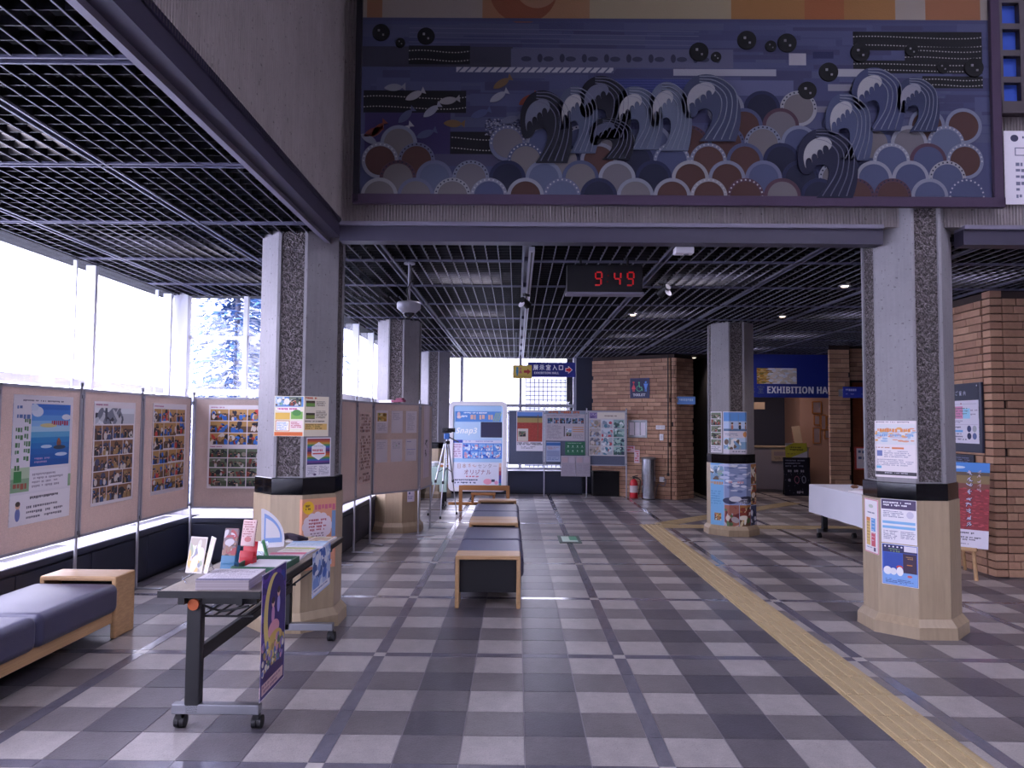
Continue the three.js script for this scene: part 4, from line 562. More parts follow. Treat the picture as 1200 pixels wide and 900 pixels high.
flat('flyer_stack', 'pile of pink flyers behind the green tray on the brochure table', cv(200, 260, (g, w, h) => { fill(g, '#d8c8d0', 0, 0, w, h); fill(g, '#c8607c', 0, 0, w, 90); print(g, 14, 110, 170, 7, 18, '#9c8898', 3); fill(g, '#d8b878', 20, 230, 160, 20); }), .22, .2, -1.4, -4.5, .08, .012);
flat('flyer_stack', 'pile of yellow-green flyers at the left side of the brochure table', cv(200, 200, (g, w, h) => { fill(g, '#d8d4c8', 0, 0, w, h); fill(g, '#b0b868', 0, 0, w, 60); print(g, 14, 80, 170, 5, 18, '#9c9888', 5); }), .2, .16, -1.39, -4.71, -.06, .01);
flat('flyer_stack', 'pile of pale blue flyers near the pillar on the brochure table', cv(200, 260, (g, w, h) => { fill(g, '#c4d4e4', 0, 0, w, h); fill(g, '#8cb0d8', 0, 0, w, 70); print(g, 14, 90, 170, 8, 18, '#8c98b0', 6); }), .24, .2, -1.385, -4.92, .05, .014);
flat('flyer_stack', 'pile of patterned orange and white flyers at the far end of the brochure table', cv(200, 260, (g, w, h) => { fill(g, '#d8d0cc', 0, 0, w, h); for (let k = 0; k < 6; k++) photo(g, 10 + (k % 2) * 94, 10 + Math.floor(k / 2) * 80, 86, 72, k + 4, ['#c8a070', '#b8b0a8', '#d8c8b8', '#8ca078', '#a07050']); }), .3, .2, -1.42, -5.14, -.03, .01);
flat('flyer_stack', 'loose white sheets at the front of the brochure table beside the wire stand', cv(200, 260, (g, w, h) => { fill(g, '#d4cfd8', 0, 0, w, h); print(g, 14, 20, 170, 12, 18, '#b0a8b8', 8); }), .14, .2, -1.36, -4.01, .05, .003);
{ // leaf shaped upright sign
  const s = new THREE.Shape(); s.moveTo(-.07, 0); s.lineTo(.07, 0); s.bezierCurveTo(.09, .1, .04, .2, -.06, .25); s.lineTo(-.075, .25); s.closePath();
  const t = thing('tent_sign', 'white and blue leaf-shaped upright sign on the brochure table next to the pillar', 'sign', [-1.6, TY, -4.86], .35);
  obj('plate', new THREE.ExtrudeGeometry(s, { depth: .004, bevelEnabled: false, curveSegments: 16 }).rotateX(-.12), M.paper, t);
  const u = new THREE.Shape(); u.moveTo(-.055, .03); u.lineTo(.058, .03); u.bezierCurveTo(.066, .1, .03, .18, -.055, .22); u.closePath(); obj('blue_print', new THREE.ExtrudeGeometry(u, { depth: .001, bevelEnabled: false, curveSegments: 16 }).rotateX(-.12).translate(0, 0, .005), std('#8caae0', .6), t); const v = new THREE.Shape(); v.moveTo(-.045, .06); v.lineTo(.045, .06); v.bezierCurveTo(.05, .1, .02, .16, -.045, .19); v.closePath(); obj('white_print', new THREE.ExtrudeGeometry(v, { depth: .001, bevelEnabled: false }).rotateX(-.12).translate(0, 0, .0065), M.paper, t);
  obj('stand', bx(.1, .005, .07, 0, .003, -.02), M.paper, t);
}
{ const t = thing('cable_bundle', 'dark bundle of cloth straps lying at the foot of the leaf-shaped sign', 'straps', [-1.53, TY, -5.06], .2); obj('straps', [0, 1, 2].map((k) => tube([[-.09, .012 + k * .012, .03 - k * .02], [-.03, .03 + k * .01, -.01], [.04, .012 + k * .014, .02], [.1, .018, -.01 + k * .01]], .012, 20, 8)), std('#2c2030', .8), t); }
sheet('poster', 'poster of a golden crescent moon on purple sky, hanging from the brochure table', 'poster', cv(300, 500, (g, w, h) => {
  fill(g, '#34246c', 0, 0, w, h); for (let i = 0; i < 60; i++) { const r = rng(i + 9); disc(g, ['#4a3088', '#2c1c5c', '#5a3c98', '#243c90'][i % 4], r() * w, r() * 330, 30 + r() * 40, 10 + r() * 20); }
  disc(g, '#dcc878', 150, 190, 124, 170); disc(g, '#38286e', 186, 186, 112, 158); figure(g, 138, 140, 90, '#c890b8'); figure(g, 206, 110, 90, '#a8a0d8'); disc(g, '#d898a8', 150, 250, 70, 36); disc(g, '#d0b060', 170, 300, 90, 40);
  for (let i = 0; i < 90; i++) { const r = rng(i * 3 + 1); disc(g, ['#d8c070', '#8c78b8', '#c890a8', '#5c70b0', '#a88850', '#e0d8c8', '#4c6c58'][i % 7], 20 + r() * 260, 290 + r() * 110, 5 + r() * 12); } disc(g, '#3c2458', 150, 420, 120, 26); fill(g, '#c8a8a8', 20, 440, 260, 44); print(g, 30, 448, 240, 2, 18, '#7c5878', 5); g.strokeStyle = '#c8c4d8'; g.lineWidth = 8; g.strokeRect(0, 0, w, h);
}), .37, .61, [-1.231, .475, -3.785], F);
sheet('poster', 'blue and white poster hanging from the far half of the brochure table edge', 'poster', cv(300, 200, (g, w, h) => { fill(g, '#b4c4e4', 0, 0, w, h); for (let i = 0; i < 46; i++) { const r = rng(i * 5 + 2); disc(g, ['#3c64b8', '#7c9cd8', '#d8e0f0', '#2c4c90', '#e4e8f4'][i % 5], r() * w, r() * 160, 8 + r() * 26, 8 + r() * 24); } fill(g, '#e4e4ee', 8, 166, 284, 26); print(g, 20, 172, 250, 1, 14, '#6c78a8', 3); }), .42, .27, [-1.231, .59, -4.7], F);

// ------------------------------------------------------------------ far end: photo booth board, tripod, notice boards
{
  const t = thing('photo_booth_board', 'tall white-framed light blue photo booth board with a dark screen and the word Snap3', 'board', [-.68, 0, -12.9]);
  const rr = (w, h, r) => { const s = new THREE.Shape(), x = -w / 2, y = -h / 2; s.moveTo(x + r, y); s.lineTo(x + w - r, y); s.quadraticCurveTo(x + w, y, x + w, y + r); s.lineTo(x + w, y + h - r); s.quadraticCurveTo(x + w, y + h, x + w - r, y + h); s.lineTo(x + r, y + h); s.quadraticCurveTo(x, y + h, x, y + h - r); s.lineTo(x, y + r); s.quadraticCurveTo(x, y, x + r, y); return s; };
  const outer = rr(1.0, 1.56, .1); outer.holes.push(rr(.88, 1.44, .06));
  obj('frame', new THREE.ExtrudeGeometry(outer, { depth: .06, bevelEnabled: true, bevelThickness: .01, bevelSize: .01, bevelSegments: 2 }).translate(0, 1.1, -.04), M.white, t);
  const face = new THREE.ExtrudeGeometry(rr(.9, 1.46, .06), { depth: .02, bevelEnabled: false }).translate(0, 1.1, -.01), uv = face.attributes.uv; for (let i = 0; i < uv.count; i++) uv.setXY(i, uv.getX(i) / .9 + .5, (uv.getY(i) + 0) / 1.46 + .5);
  obj('printed_face', face, pm(cv(540, 876, (g, w, h) => {
    fill(g, '#a8cdf0', 0, 0, w, h); fill(g, '#bcd8f4', 0, 190, w, 180); fill(g, '#5a90d8', 30, 72, 480, 108); disc(g, '#d8b8c0', 66, 104, 18, 26); disc(g, '#e8d0d0', 70, 132, 24, 16); print(g, 120, 80, 260, 1, 20, '#eef2fa', 2, .8); print(g, 96, 114, 70, 1, 28, '#e8f0fa', 8, .8); print(g, 190, 108, 250, 1, 58, '#e4b8a0', 5, .95); g.strokeStyle = '#b8cc5c'; g.lineWidth = 6; for (let k = 0; k < 4; k++) { g.beginPath(); g.moveTo(430 + k * 18, 176); g.lineTo(460 + k * 18, 84); g.stroke(); }
    txt(g, 'Snap3', 34, 304, 82, '#ffffff', 'sans-serif', 'italic bold', 222);
    fill(g, '#3c4cb0', 0, 372, 110, 30); fill(g, '#e6dcf0', 4, 406, 104, 160); print(g, 14, 416, 84, 6, 24, '#b890b8', 4); fill(g, '#e0ddf4', 116, 376, 400, 28); print(g, 140, 382, 330, 1, 15, '#6c7cc0', 6); fill(g, '#3a6cd0', 112, 408, 410, 160);
    for (let j = 0; j < 2; j++) for (let i = 0; i < 5; i++) { photo(g, 118 + i * 80, 414 + j * 78, 74, 70, j * 5 + i + 70, ['#5c98e4', '#88b8f0', '#3c54b8', '#dce8f8', '#d89cb0', '#9cc4f0', '#f0f0f8']); }
    fill(g, '#dfe2f4', 0, 606, w, 270); kanji(g, '日本', 54, 622, 44, '#b89c9c', 5, 54); scribble(g, 162, 622, 44, 2, '#c4a0a4', 4, 54, 3); kanji(g, 'センター', 270, 622, 44, '#a8a4b8', 5, 54); kanji(g, 'オリジナル', 130, 684, 48, '#9c7088', 6, 58); print(g, 150, 748, 140, 1, 20, '#c04870', 5, .8); print(g, 30, 784, 300, 2, 28, '#34406c', 8, .6); disc(g, '#e8a0b8', 376, 808, 44, 30); fill(g, '#3c3c60', 416, 784, 36, 26); disc(g, '#e0a0c8', 468, 818, 20);
    ['#e0c0a8', '#c88878', '#a03c54', '#5c3c84', '#2c50b0', '#4c90a0'].forEach((c, i) => fill(g, c, 494, 614 + i * 42, 26, 43)); fill(g, '#c08868', 0, 606, 14, 90);
  })), t);
  obj('screen', rb(.375, .27, .02, .03, .235, 1.39, .012), std('#3a3c58', .2), t);
  const s = thing('wooden_stand', 'low wooden stand in front of the photo booth board', 'stand', [-.66, 0, -12.62]);
  obj('top_rail', rb(.78, .085, .05, .006, .12, .4, 0), M.woodDark, s); for (const x of [-.29, .52]) obj('leg', rb(.06, .44, .05, .006, x, .22, 0), M.woodDark, s); obj('lower_rail', rb(1.0, .05, .04, .006, .0, .13, 0), M.woodDark, s); obj('inner_seat', [rb(.42, .04, .1, .006, .1, .3, .05), rb(.04, .18, .04, .006, -.08, .21, .05), rb(.04, .18, .04, .006, .28, .21, .05)], M.woodDark, s);
}
{ // tripod with a video camera
  const t = thing('tripod', 'silver tripod with blue head between the beige panels and the photo booth board', 'tripod', [-1.13, 0, -11.9]);
  for (const [x, z] of [[.15, -.28], [-.06, .3], [-.3, -.1]]) { const l = obj('leg', [bar([x * .12, 1.18, z * .12], [x * .6, .55, z * .6], .014), bar([x * .58, .58, z * .58], [x, .02, z], .009)], M.alu, t); obj('rubber_foot', cyl(.014, .016, .04, x, .02, z), M.black, l); obj('clamp', rb(.035, .05, .035, .006, x * .6, .56, z * .6), M.black, l); }
  obj('column', bar([0, .75, 0], [0, 1.24, 0], .012), M.chrome, t); obj('spider', cyl(.05, .05, .05, 0, 1.19, 0), M.black, t); obj('braces', [[.15, -.28], [-.06, .3], [-.3, -.1]].map(([x, z]) => bar([0, .78, 0], [x * .5, .7, z * .5], .006)), M.black, t);
  obj('head', [rb(.09, .1, .08, .015, 0, 1.29, 0)], std('#3460a8', .4), t); obj('pan_handle', bar([.03, 1.28, .02], [.2, 1.2, .12], .01), M.black, t);
  const c = thing('video_camera', 'small black video camera mounted on the silver tripod', 'camera', [-1.13, 1.345, -11.9], .1); obj('body', rb(.16, .075, .07, .015, .0, .04, 0), M.black, c); obj('lens', cyl(.03, .034, .06, .1, .045, 0, 16, 0, 0, Math.PI / 2), M.black, c); obj('screen', rb(.07, .05, .008, .003, -.02, .05, .045), std('#0c0c14', .1), c);
}
{
  const t = thing('small_table', 'small table under a pale green cloth behind the tripod', 'table', [-1.58, 0, -13.12]);
  obj('tabletop', rb(.7, .03, .5, .005, 0, .7, 0), M.white, t); obj('cloth', [rb(.73, .012, .53, .005, 0, .722, 0), rb(.73, .3, .012, .004, 0, .575, .262), rb(.012, .3, .53, .004, .362, .575, 0), prism([[.36, .26], [.24, .266], [.362, .14]], .3, .44)], std('#a8c0b8', .8), t);
  for (const [x, z] of [[-.3, -.2], [.3, -.2], [-.3, .2], [.3, .2]]) obj('leg', rb(.05, .68, .05, .006, x, .36, z), M.black, t); for (const x of [-.3, .3]) obj('foot', [rb(.06, .04, .56, .006, x, .07, 0), cyl(.03, .03, .03, x, .03, .25, 12, 0, 0, Math.PI / 2), cyl(.03, .03, .03, x, .03, -.25, 12, 0, 0, Math.PI / 2)], M.black, t);
  const b = thing('white_bowl', 'white bowl on the pale green table cloth behind the tripod', 'bowl', [-1.46, .728, -13.0]); obj('bowl', new THREE.LatheGeometry([[.0, 0], [.05, 0], [.09, .06], [.1, .09], [.094, .09], [.084, .06], [.0, .012]].map(([x, y]) => new THREE.Vector2(x, y)), 24), M.white, b);
  const k = thing('craft_basket', 'flat brown basket of small items on the pale green table cloth', 'basket', [-1.27, .728, -12.98]); obj('basket', cyl(.1, .08, .04, 0, .02, 0, 20), M.woodDark, k); obj('items', [0, 1, 2, 3].map((i) => rb(.05, .03, .04, .01, -.05 + i * .033, .05, (i % 2) * .04 - .02)), M.offwhite, k);
}
displayPanel('grey notice board with the red flower field poster at the far wall', [-.185, -15.25], [.575, -15.25], { y0: .645, y1: 1.775, mat: M.greyBoard, both: false, category: 'notice board' });
displayPanel('grey notice board with the newspaper sheet and green chart at the far wall', [.575, -15.25], [1.45, -15.22], { y0: .645, y1: 1.775, mat: M.greyBoard, both: false, category: 'notice board' });
displayPanel('grey notice board with rows of small pictures, right of the three at the far wall', [1.45, -15.22], [2.25, -15.08], { y0: .645, y1: 1.775, mat: M.greyBoard, category: 'notice board' });
sheet('poster', 'poster of a red flower field under blue sky on the left grey notice board', 'poster', cv(330, 480, (g, w, h) => { fill(g, '#e0dce6', 0, 0, w, h); fill(g, '#6088cc', 8, 8, w - 16, 70); fill(g, '#3c4a58', 8, 56, w - 16, 24); fill(g, '#a8945c', 8, 78, w - 16, 60); fill(g, '#a84438', 8, 136, w - 16, 230); for (let i = 0; i < 120; i++) { const r = rng(i + 2); disc(g, ['#c05040', '#8c3430', '#b85848', '#983c34'][i % 4], 14 + r() * 300, 140 + r() * 220, 10, 3); } fill(g, '#7c5c44', 262, 40, 8, 320); fill(g, '#d0c4b8', 16, 210, 130, 150); photo(g, 26, 240, 90, 66, 5, PAL.green); print(g, 10, 376, 310, 2, 18, '#3c3848', 4, .8); print(g, 60, 424, 200, 2, 16, '#6c6878', 6); }), .55, .82, [.27, 1.34, -15.228]);
sheet('poster', 'newspaper-like sheet with small dark photos on the middle grey notice board', 'poster', cv(460, 350, (g, w, h) => { fill(g, '#b8b0b8', 0, 0, w, h); fill(g, '#8c94a4', 0, 0, w, 40); print(g, 40, 6, 120, 1, 30, '#b05a30', 2, .9); print(g, 180, 4, 210, 1, 34, '#b85c34', 4, .9); print(g, 20, 50, 420, 2, 12, '#7c6c78', 5); for (let i = 0; i < 6; i++) photo(g, 26 + i * 72, 84, 60, 66, i + 44, ['#2c3a5c', '#5c7898', '#1c2030', '#a8b4c4', '#3c5844', '#8c4c44']); print(g, 20, 166, 180, 12, 14, '#8c8490', 7); fill(g, '#4c4450', 216, 180, 12, 120); photo(g, 244, 210, 60, 40, 8, PAL.sea); photo(g, 244, 256, 60, 40, 9, PAL.green); for (let k = 0; k < 3; k++) fill(g, '#c08848', 320, 190 + k * 24, 124, 9); print(g, 320, 270, 124, 4, 14, '#8c8490', 11); }), .82, .62, [1.0, 1.46, -15.215], -.03);
sheet('poster', 'green chart with white marks, lower right on the middle grey notice board', 'poster', cv(240, 150, (g, w, h) => { fill(g, '#2c6c50', 0, 0, w, h); g.strokeStyle = '#3c7c60'; g.lineWidth = 4; g.strokeRect(6, 6, w - 12, h - 12); const r = rng(4); for (let j = 0; j < 2; j++) for (let i = 0; i < 4; i++) { disc(g, '#b8d0c0', 36 + i * 56, 50 + j * 54, 6 + r() * 5, 8); print(g, 20 + i * 56, 64 + j * 54, 36, 1, 8, '#a0c0ac', i + j * 4); } print(g, 30, 14, 180, 1, 10, '#b8d0c0', 3); }), .41, .27, [1.21, .995, -15.2], -.03);
sheet('poster', 'small blue-headed notice, lower left on the middle grey notice board', 'poster', cv(170, 220, (g, w, h) => { fill(g, '#a8b4d0', 0, 0, w, h); fill(g, '#3c6cb0', 0, 8, w, 34); print(g, 14, 56, 140, 2, 16, '#b07c7c', 2); fill(g, '#8c98bc', 10, 96, 150, 70); print(g, 14, 176, 140, 2, 14, '#5c6c9c', 4); }), .29, .41, [.76, .92, -15.215], -.03);
{ const t = thing('brochure_pocket', 'clear double pocket of pale leaflets hanging below the middle grey notice board', 'leaflet rack', [1.22, .63, -15.17], -.03); const m = pm(cv(300, 220, (g, w, h) => { fill(g, '#a49caa', 0, 0, w, h); fill(g, '#908898', 146, 0, 6, h); fill(g, '#b49ca4', 10, 10, 128, 60); fill(g, '#b0a4b4', 160, 10, 130, 60); print(g, 16, 84, 120, 8, 14, '#8c8494', 4); print(g, 166, 84, 120, 8, 14, '#8c8494', 5); }), .3); for (const x of [-.15, .15]) obj('pocket', rb(.29, .41, .02, .004, x, 0, 0), m, t); obj('back_plate', bx(.6, .42, .004, 0, 0, -.014), M.offwhite, t); }
sheet('poster', 'large sheet of twelve framed pictures on the right grey notice board', 'poster', cv(400, 480, (g, w, h) => { fill(g, '#c8c4c8', 0, 0, w, h); fill(g, '#7c6c98', 6, 6, 84, 66); photo(g, 12, 12, 72, 54, 6, ['#6c5c90', '#8c7cac', '#4c3c6c', '#a898c0']); fill(g, '#d8d0c4', 94, 6, 300, 66); print(g, 170, 36, 150, 1, 24, '#8c7c78', 3, .7); for (let i = 0; i < 3; i++) for (let j = 0; j < 4; j++) photo(g, 8 + i * 132, 84 + j * 98, 120, 90, i * 4 + j + 20, [['#8c8478', '#a8a0a0', '#6c6c7c', '#c8c0bc', '#9cacc4', '#b09484'], ['#a8b0bc', '#c8d0d8', '#b8505c', '#4c7c94', '#dce0e4', '#7c8ca0'], ['#5c8480', '#8cacac', '#2c3c54', '#a8c4bc', '#dce4e4', '#3c5c58']][i]); }), .74, .9, [1.858, 1.3, -15.124], -.175);

// hanging signs
{
  const t = thing('exhibition_sign', 'hanging dark blue direction sign reading EXHIBITION HALL with a red arrow', 'sign', [.56, 2.392, -12.0]);
  obj('panel', new THREE.BoxGeometry(.785, .24, .03), pm(cv(785, 240, (g, w, h) => { fill(g, '#1a2480', 0, 0, w, h); kanji(g, '展示室入口', 92, 42, 84, '#f0f0fa', 13, 104); txt(g, 'EXHIBITION HALL', 108, 192, 48, '#f0f0fa', 'sans-serif', 'bold', 430); g.fillStyle = '#f4e8f0'; g.beginPath(); g.moveTo(622, 92); g.lineTo(668, 92); g.lineTo(668, 58); g.lineTo(740, 122); g.lineTo(668, 186); g.lineTo(668, 152); g.lineTo(622, 152); g.fill(); g.fillStyle = '#d02838'; g.beginPath(); g.moveTo(632, 100); g.lineTo(676, 100); g.lineTo(676, 76); g.lineTo(728, 122); g.lineTo(676, 168); g.lineTo(676, 144); g.lineTo(632, 144); g.fill(); })), t);
  obj('rod', bar([-.14, .12, 0], [-.14, .54, 0], .005), M.steel, t); obj('rod', bar([.06, .12, 0], [.06, .54, 0], .005), M.steel, t);
  const y = thing('yellow_sign', 'small hanging yellow sign with restroom figures and a red arrow, left of the blue sign', 'sign', [.08, 2.32, -11.5]);
  obj('panel', new THREE.BoxGeometry(.3, .21, .02), pm(cv(300, 210, (g, w, h) => { fill(g, '#d8bc5c', 0, 0, w, h); disc(g, '#3c8cc0', 72, 50, 18); fill(g, '#3c8cc0', 54, 70, 36, 60); fill(g, '#3c8cc0', 62, 126, 20, 40); disc(g, '#c86870', 124, 56, 14); g.fillStyle = '#c86870'; g.beginPath(); g.moveTo(124, 70); g.lineTo(150, 128); g.lineTo(98, 128); g.fill(); g.fillStyle = '#c03c40'; g.beginPath(); g.moveTo(176, 82); g.lineTo(230, 82); g.lineTo(230, 56); g.lineTo(284, 104); g.lineTo(230, 150); g.lineTo(230, 122); g.lineTo(176, 122); g.fill(); fill(g, '#a88c3c', 16, 174, 250, 8); })), y);
  obj('rod', [bar([-.1, .1, 0], [-.1, .62, 0], .004), bar([.1, .1, 0], [.1, .62, 0], .004)], M.steel, y);
}
// on the brick of the toilet block: along the wall, a = angle of its face
{
  const a = Math.atan2(-1.035, 1.57), nx = Math.sin(a), nz = Math.cos(a), on = (x, y, out = .03) => [x + nx * out, y, -15.78 + .659 * (x - 1.62) + nz * out];
  sheet('toilet_sign', 'dark blue TOILET sign with red, green and blue figures on the brick wall', 'sign', cv(300, 290, (g, w, h) => { fill(g, '#1c1e4c', 0, 0, w, h); g.strokeStyle = '#2c3070'; g.lineWidth = 6; g.strokeRect(3, 3, w - 6, h - 6); const per = (x, c, sk) => { disc(g, c, x, 62, 17); g.fillStyle = c; g.beginPath(); if (sk) { g.moveTo(x, 76); g.lineTo(x + 34, 160); g.lineTo(x - 34, 160); } else { g.moveTo(x - 34, 82); g.lineTo(x + 34, 82); g.lineTo(x + 12, 160); g.lineTo(x - 12, 160); } g.fill(); fill(g, c, x - 14, 158, 11, 40); fill(g, c, x + 3, 158, 11, 40); g.strokeStyle = '#d8d8e8'; g.lineWidth = 2; }; per(56, '#d84858', true); per(244, '#5c8ce0', false); disc(g, '#5cc08c', 140, 66, 13); g.strokeStyle = '#5cc08c'; g.lineWidth = 11; g.beginPath(); g.moveTo(140, 80); g.lineTo(144, 130); g.lineTo(178, 134); g.lineTo(192, 184); g.stroke(); g.lineWidth = 8; g.beginPath(); g.arc(142, 150, 40, 1.9, 5.0); g.stroke(); g.beginPath(); g.arc(142, 150, 40, .3, 1.9); g.stroke(); txt(g, 'TOILET', 46, 262, 50, '#eceaf4', 'serif', 'bold', 210); }), .43, .41, on(2.55, 2.25), a);
  const pl = thing('pictogram_plate', 'clear plate with three white pictogram sheets on the brick wall behind the right notice board', 'plate', on(2.51, 1.41), a); obj('plate', bx(.42, .36, .006), new THREE.MeshPhysicalMaterial({ color: C('#e8ecf0'), transmission: .7, thickness: 0, roughness: .2 }), pl); for (let k = 0; k < 3; k++) obj('sheet', bx(.1, .26, .004, -.125 + k * .125, 0, .006), pm(cv(60, 150, (g, w, h) => { fill(g, '#d0c8d0', 0, 0, w, h); disc(g, '#8c8490', 30, 36, 8, 12); disc(g, '#8c8490', 30, 104, 10, 14); print(g, 14, 64, 34, 1, 8, '#8c8490', k + 2); })), pl);
  const sw = thing('switch_plate', 'white double switch plate on the brick wall, upper of two near its corner', 'switch', on(2.93, 1.445), a); obj('plate', rb(.19, .085, .02, .005, 0, 0, .008), M.white, sw); obj('button', [rb(.07, .06, .012, .003, -.045, 0, .018), rb(.07, .06, .012, .003, .045, 0, .018)], M.offwhite, sw);
  const s2 = thing('switch_plate', 'white single switch plate on the brick wall, lower of two near its corner', 'switch', on(2.95, 1.245), a); obj('plate', rb(.085, .13, .02, .005, 0, 0, .008), M.white, s2); obj('button', rb(.04, .07, .012, .003, 0, 0, .018), M.offwhite, s2);
  const ob = thing('outlet_box', 'white outlet box with a grey cord low on the brick wall beside the bin', 'outlet', on(2.96, .4), a); obj('box', rb(.1, .1, .05, .008, 0, 0, .02), M.white, ob); obj('cord', tube([[.03, -.02, .04], [.1, .0, .06], [.06, -.12, .06], [-.06, -.1, .06], [-.1, -.2, .05], [-.13, -.36, .03]], .008, 40, 6), M.grille, ob);
  const cd = thing('cable_duct', 'thin dark cable running down the brick wall near its corner', 'cable', on(3.06, 0, .02), a); obj('cable', bar([0, .5, 0], [0, 2.92, 0], .012), M.black, cd); obj('junction', rb(.05, .06, .03, .006, 0, .5, 0), M.black, cd);
  sheet('fire_sign', 'red and white fire notice on the brick wall above the extinguisher', 'sign', cv(160, 90, (g, w, h) => { fill(g, '#d8b8c0', 0, 0, w, h); print(g, 10, 10, 140, 2, 36, '#c03844', 2, .8); }), .24, .13, on(2.36, .99), a);
  sheet('fire_sign', 'small upright red and white notice beside the top of the bin on the brick wall', 'sign', cv(90, 200, (g, w, h) => { fill(g, '#dcc4cc', 0, 0, w, h); print(g, 12, 14, 66, 5, 34, '#c84450', 3, .7); }), .12, .27, on(2.5, .84, .034), a);
  const e = thing('fire_extinguisher', 'red fire extinguisher on the floor between the right notice board and the bin', 'fire extinguisher', [2.39, 0, -15.02]); obj('cylinder', new THREE.LatheGeometry([[0, 0], [.078, 0], [.08, .02], [.08, .3], [.06, .36], [.025, .39], [0, .39]].map(([x, y]) => new THREE.Vector2(x, y)), 24), std('#c82030', .25), e); obj('valve', [cyl(.02, .02, .05, 0, .41, 0), rb(.12, .018, .02, .004, .03, .45, 0, 0, 0, .25), rb(.1, .014, .02, .004, .03, .43, 0)], M.black, e); obj('hose', tube([[.02, .42, 0], [.12, .38, .03], [.11, .2, .05], [.09, .08, .05]], .011), M.black, e); obj('label', cyl(.081, .081, .14, 0, .19, 0, 24), std('#d8c8cc', .5), e); obj('base_ring', cyl(.09, .095, .03, 0, .015, 0, 24), std('#a01824', .4), e);
  const b = thing('trash_bin', 'tall silver cylinder bin against the brick wall', 'bin', [2.665, 0, -14.86]); obj('body', cyl(.14, .14, .78, 0, .41, 0, 32), std('#a4a6ae', .22, .9), b); obj('base', cyl(.135, .135, .03, 0, .015, 0, 32), M.black, b); const lid = obj('lid', [new THREE.LatheGeometry([[.145, .8], [.15, .815], [.15, .83], [.1, .845], [.095, .83], [.14, .8]].map(([x, y]) => new THREE.Vector2(x, y)), 32)], M.steel, b); obj('opening', cyl(.1, .1, .02, 0, .83, 0, 24), M.black, lid);
  const f = thing('corner_sign', 'small pale blue sign projecting from the brick corner', 'sign', [3.4, 1.99, -14.76]); obj('panel', rb(.37, .155, .02, .004), pm(cv(240, 100, (g, w, h) => { fill(g, '#6c9ce0', 0, 0, w, h); print(g, 30, 26, 180, 1, 44, '#b8d4f4', 3, .8); })), f); obj('bracket', bx(.02, .1, .12, -.17, 0, -.04), M.steel, f);
}

// ------------------------------------------------------------------ exhibition entrance
{
  const t = thing('entrance_fascia', 'deep blue fascia over the exhibition entrance with white EXHIBITION HALL lettering', 'sign', [0, 0, -14.42]);
  obj('panel', span(4.12, 6.5, 2.055, 2.9, -.12, 0), std('#1f2f86', .5), t);
  const font = new FontLoader().parse ? await new FontLoader().loadAsync('fonts/droid/droid_sans_bold.typeface.json') : null;
  const letters = new TextGeometry('EXHIBITION HALL', { font, size: .135, depth: .012, curveSegments: 6 }); letters.computeBoundingBox(); const lw = letters.boundingBox.max.x; letters.scale(1.36 / lw, 1, 1).translate(4.9, 2.135, .002);
  obj('lettering', letters, M.white, t);
  const strokes = []; const put = (ch, ox, s) => { for (const st of K[ch].split('|')) { const p = st.split(' ').map((q) => q.split(',').map(Number)); for (let i = 0; i + 1 < p.length; i++) strokes.push(bar([ox + p[i][0] * s / 10, 2.285 - p[i][1] * s / 10, .004], [ox + p[i + 1][0] * s / 10, 2.285 - p[i + 1][1] * s / 10, .004], .008, 6)); } }; put('展', 4.35, .15); put('示', 4.53, .15); put('室', 4.71, .15); obj('character_lettering', strokes, std('#5c6480', .5), t);
  sheet('golden_plate', 'golden and white picture plate mounted on the blue fascia', 'picture', cv(400, 160, (g, w, h) => { fill(g, '#d8c8b8', 0, 0, w, h); for (let i = 0; i < 150; i++) { const r = rng(i + 4), x = Math.pow(r(), 1.4) * 150; disc(g, ['#b88430', '#c89a48', '#9c6c28', '#d8b468', '#7c7434'][i % 5], x, r() * h, 8 + r() * 20, 3 + r() * 5); } for (let i = 0; i < 60; i++) { const r = rng(i + 400); disc(g, ['#e8e4e8', '#d8dce8', '#e4d8cc', '#d0c4b4'][i % 4], 130 + r() * 260, r() * h, 16 + r() * 30, 8 + r() * 10); } }), .78, .31, [5.1, 2.475, -14.41]);
}
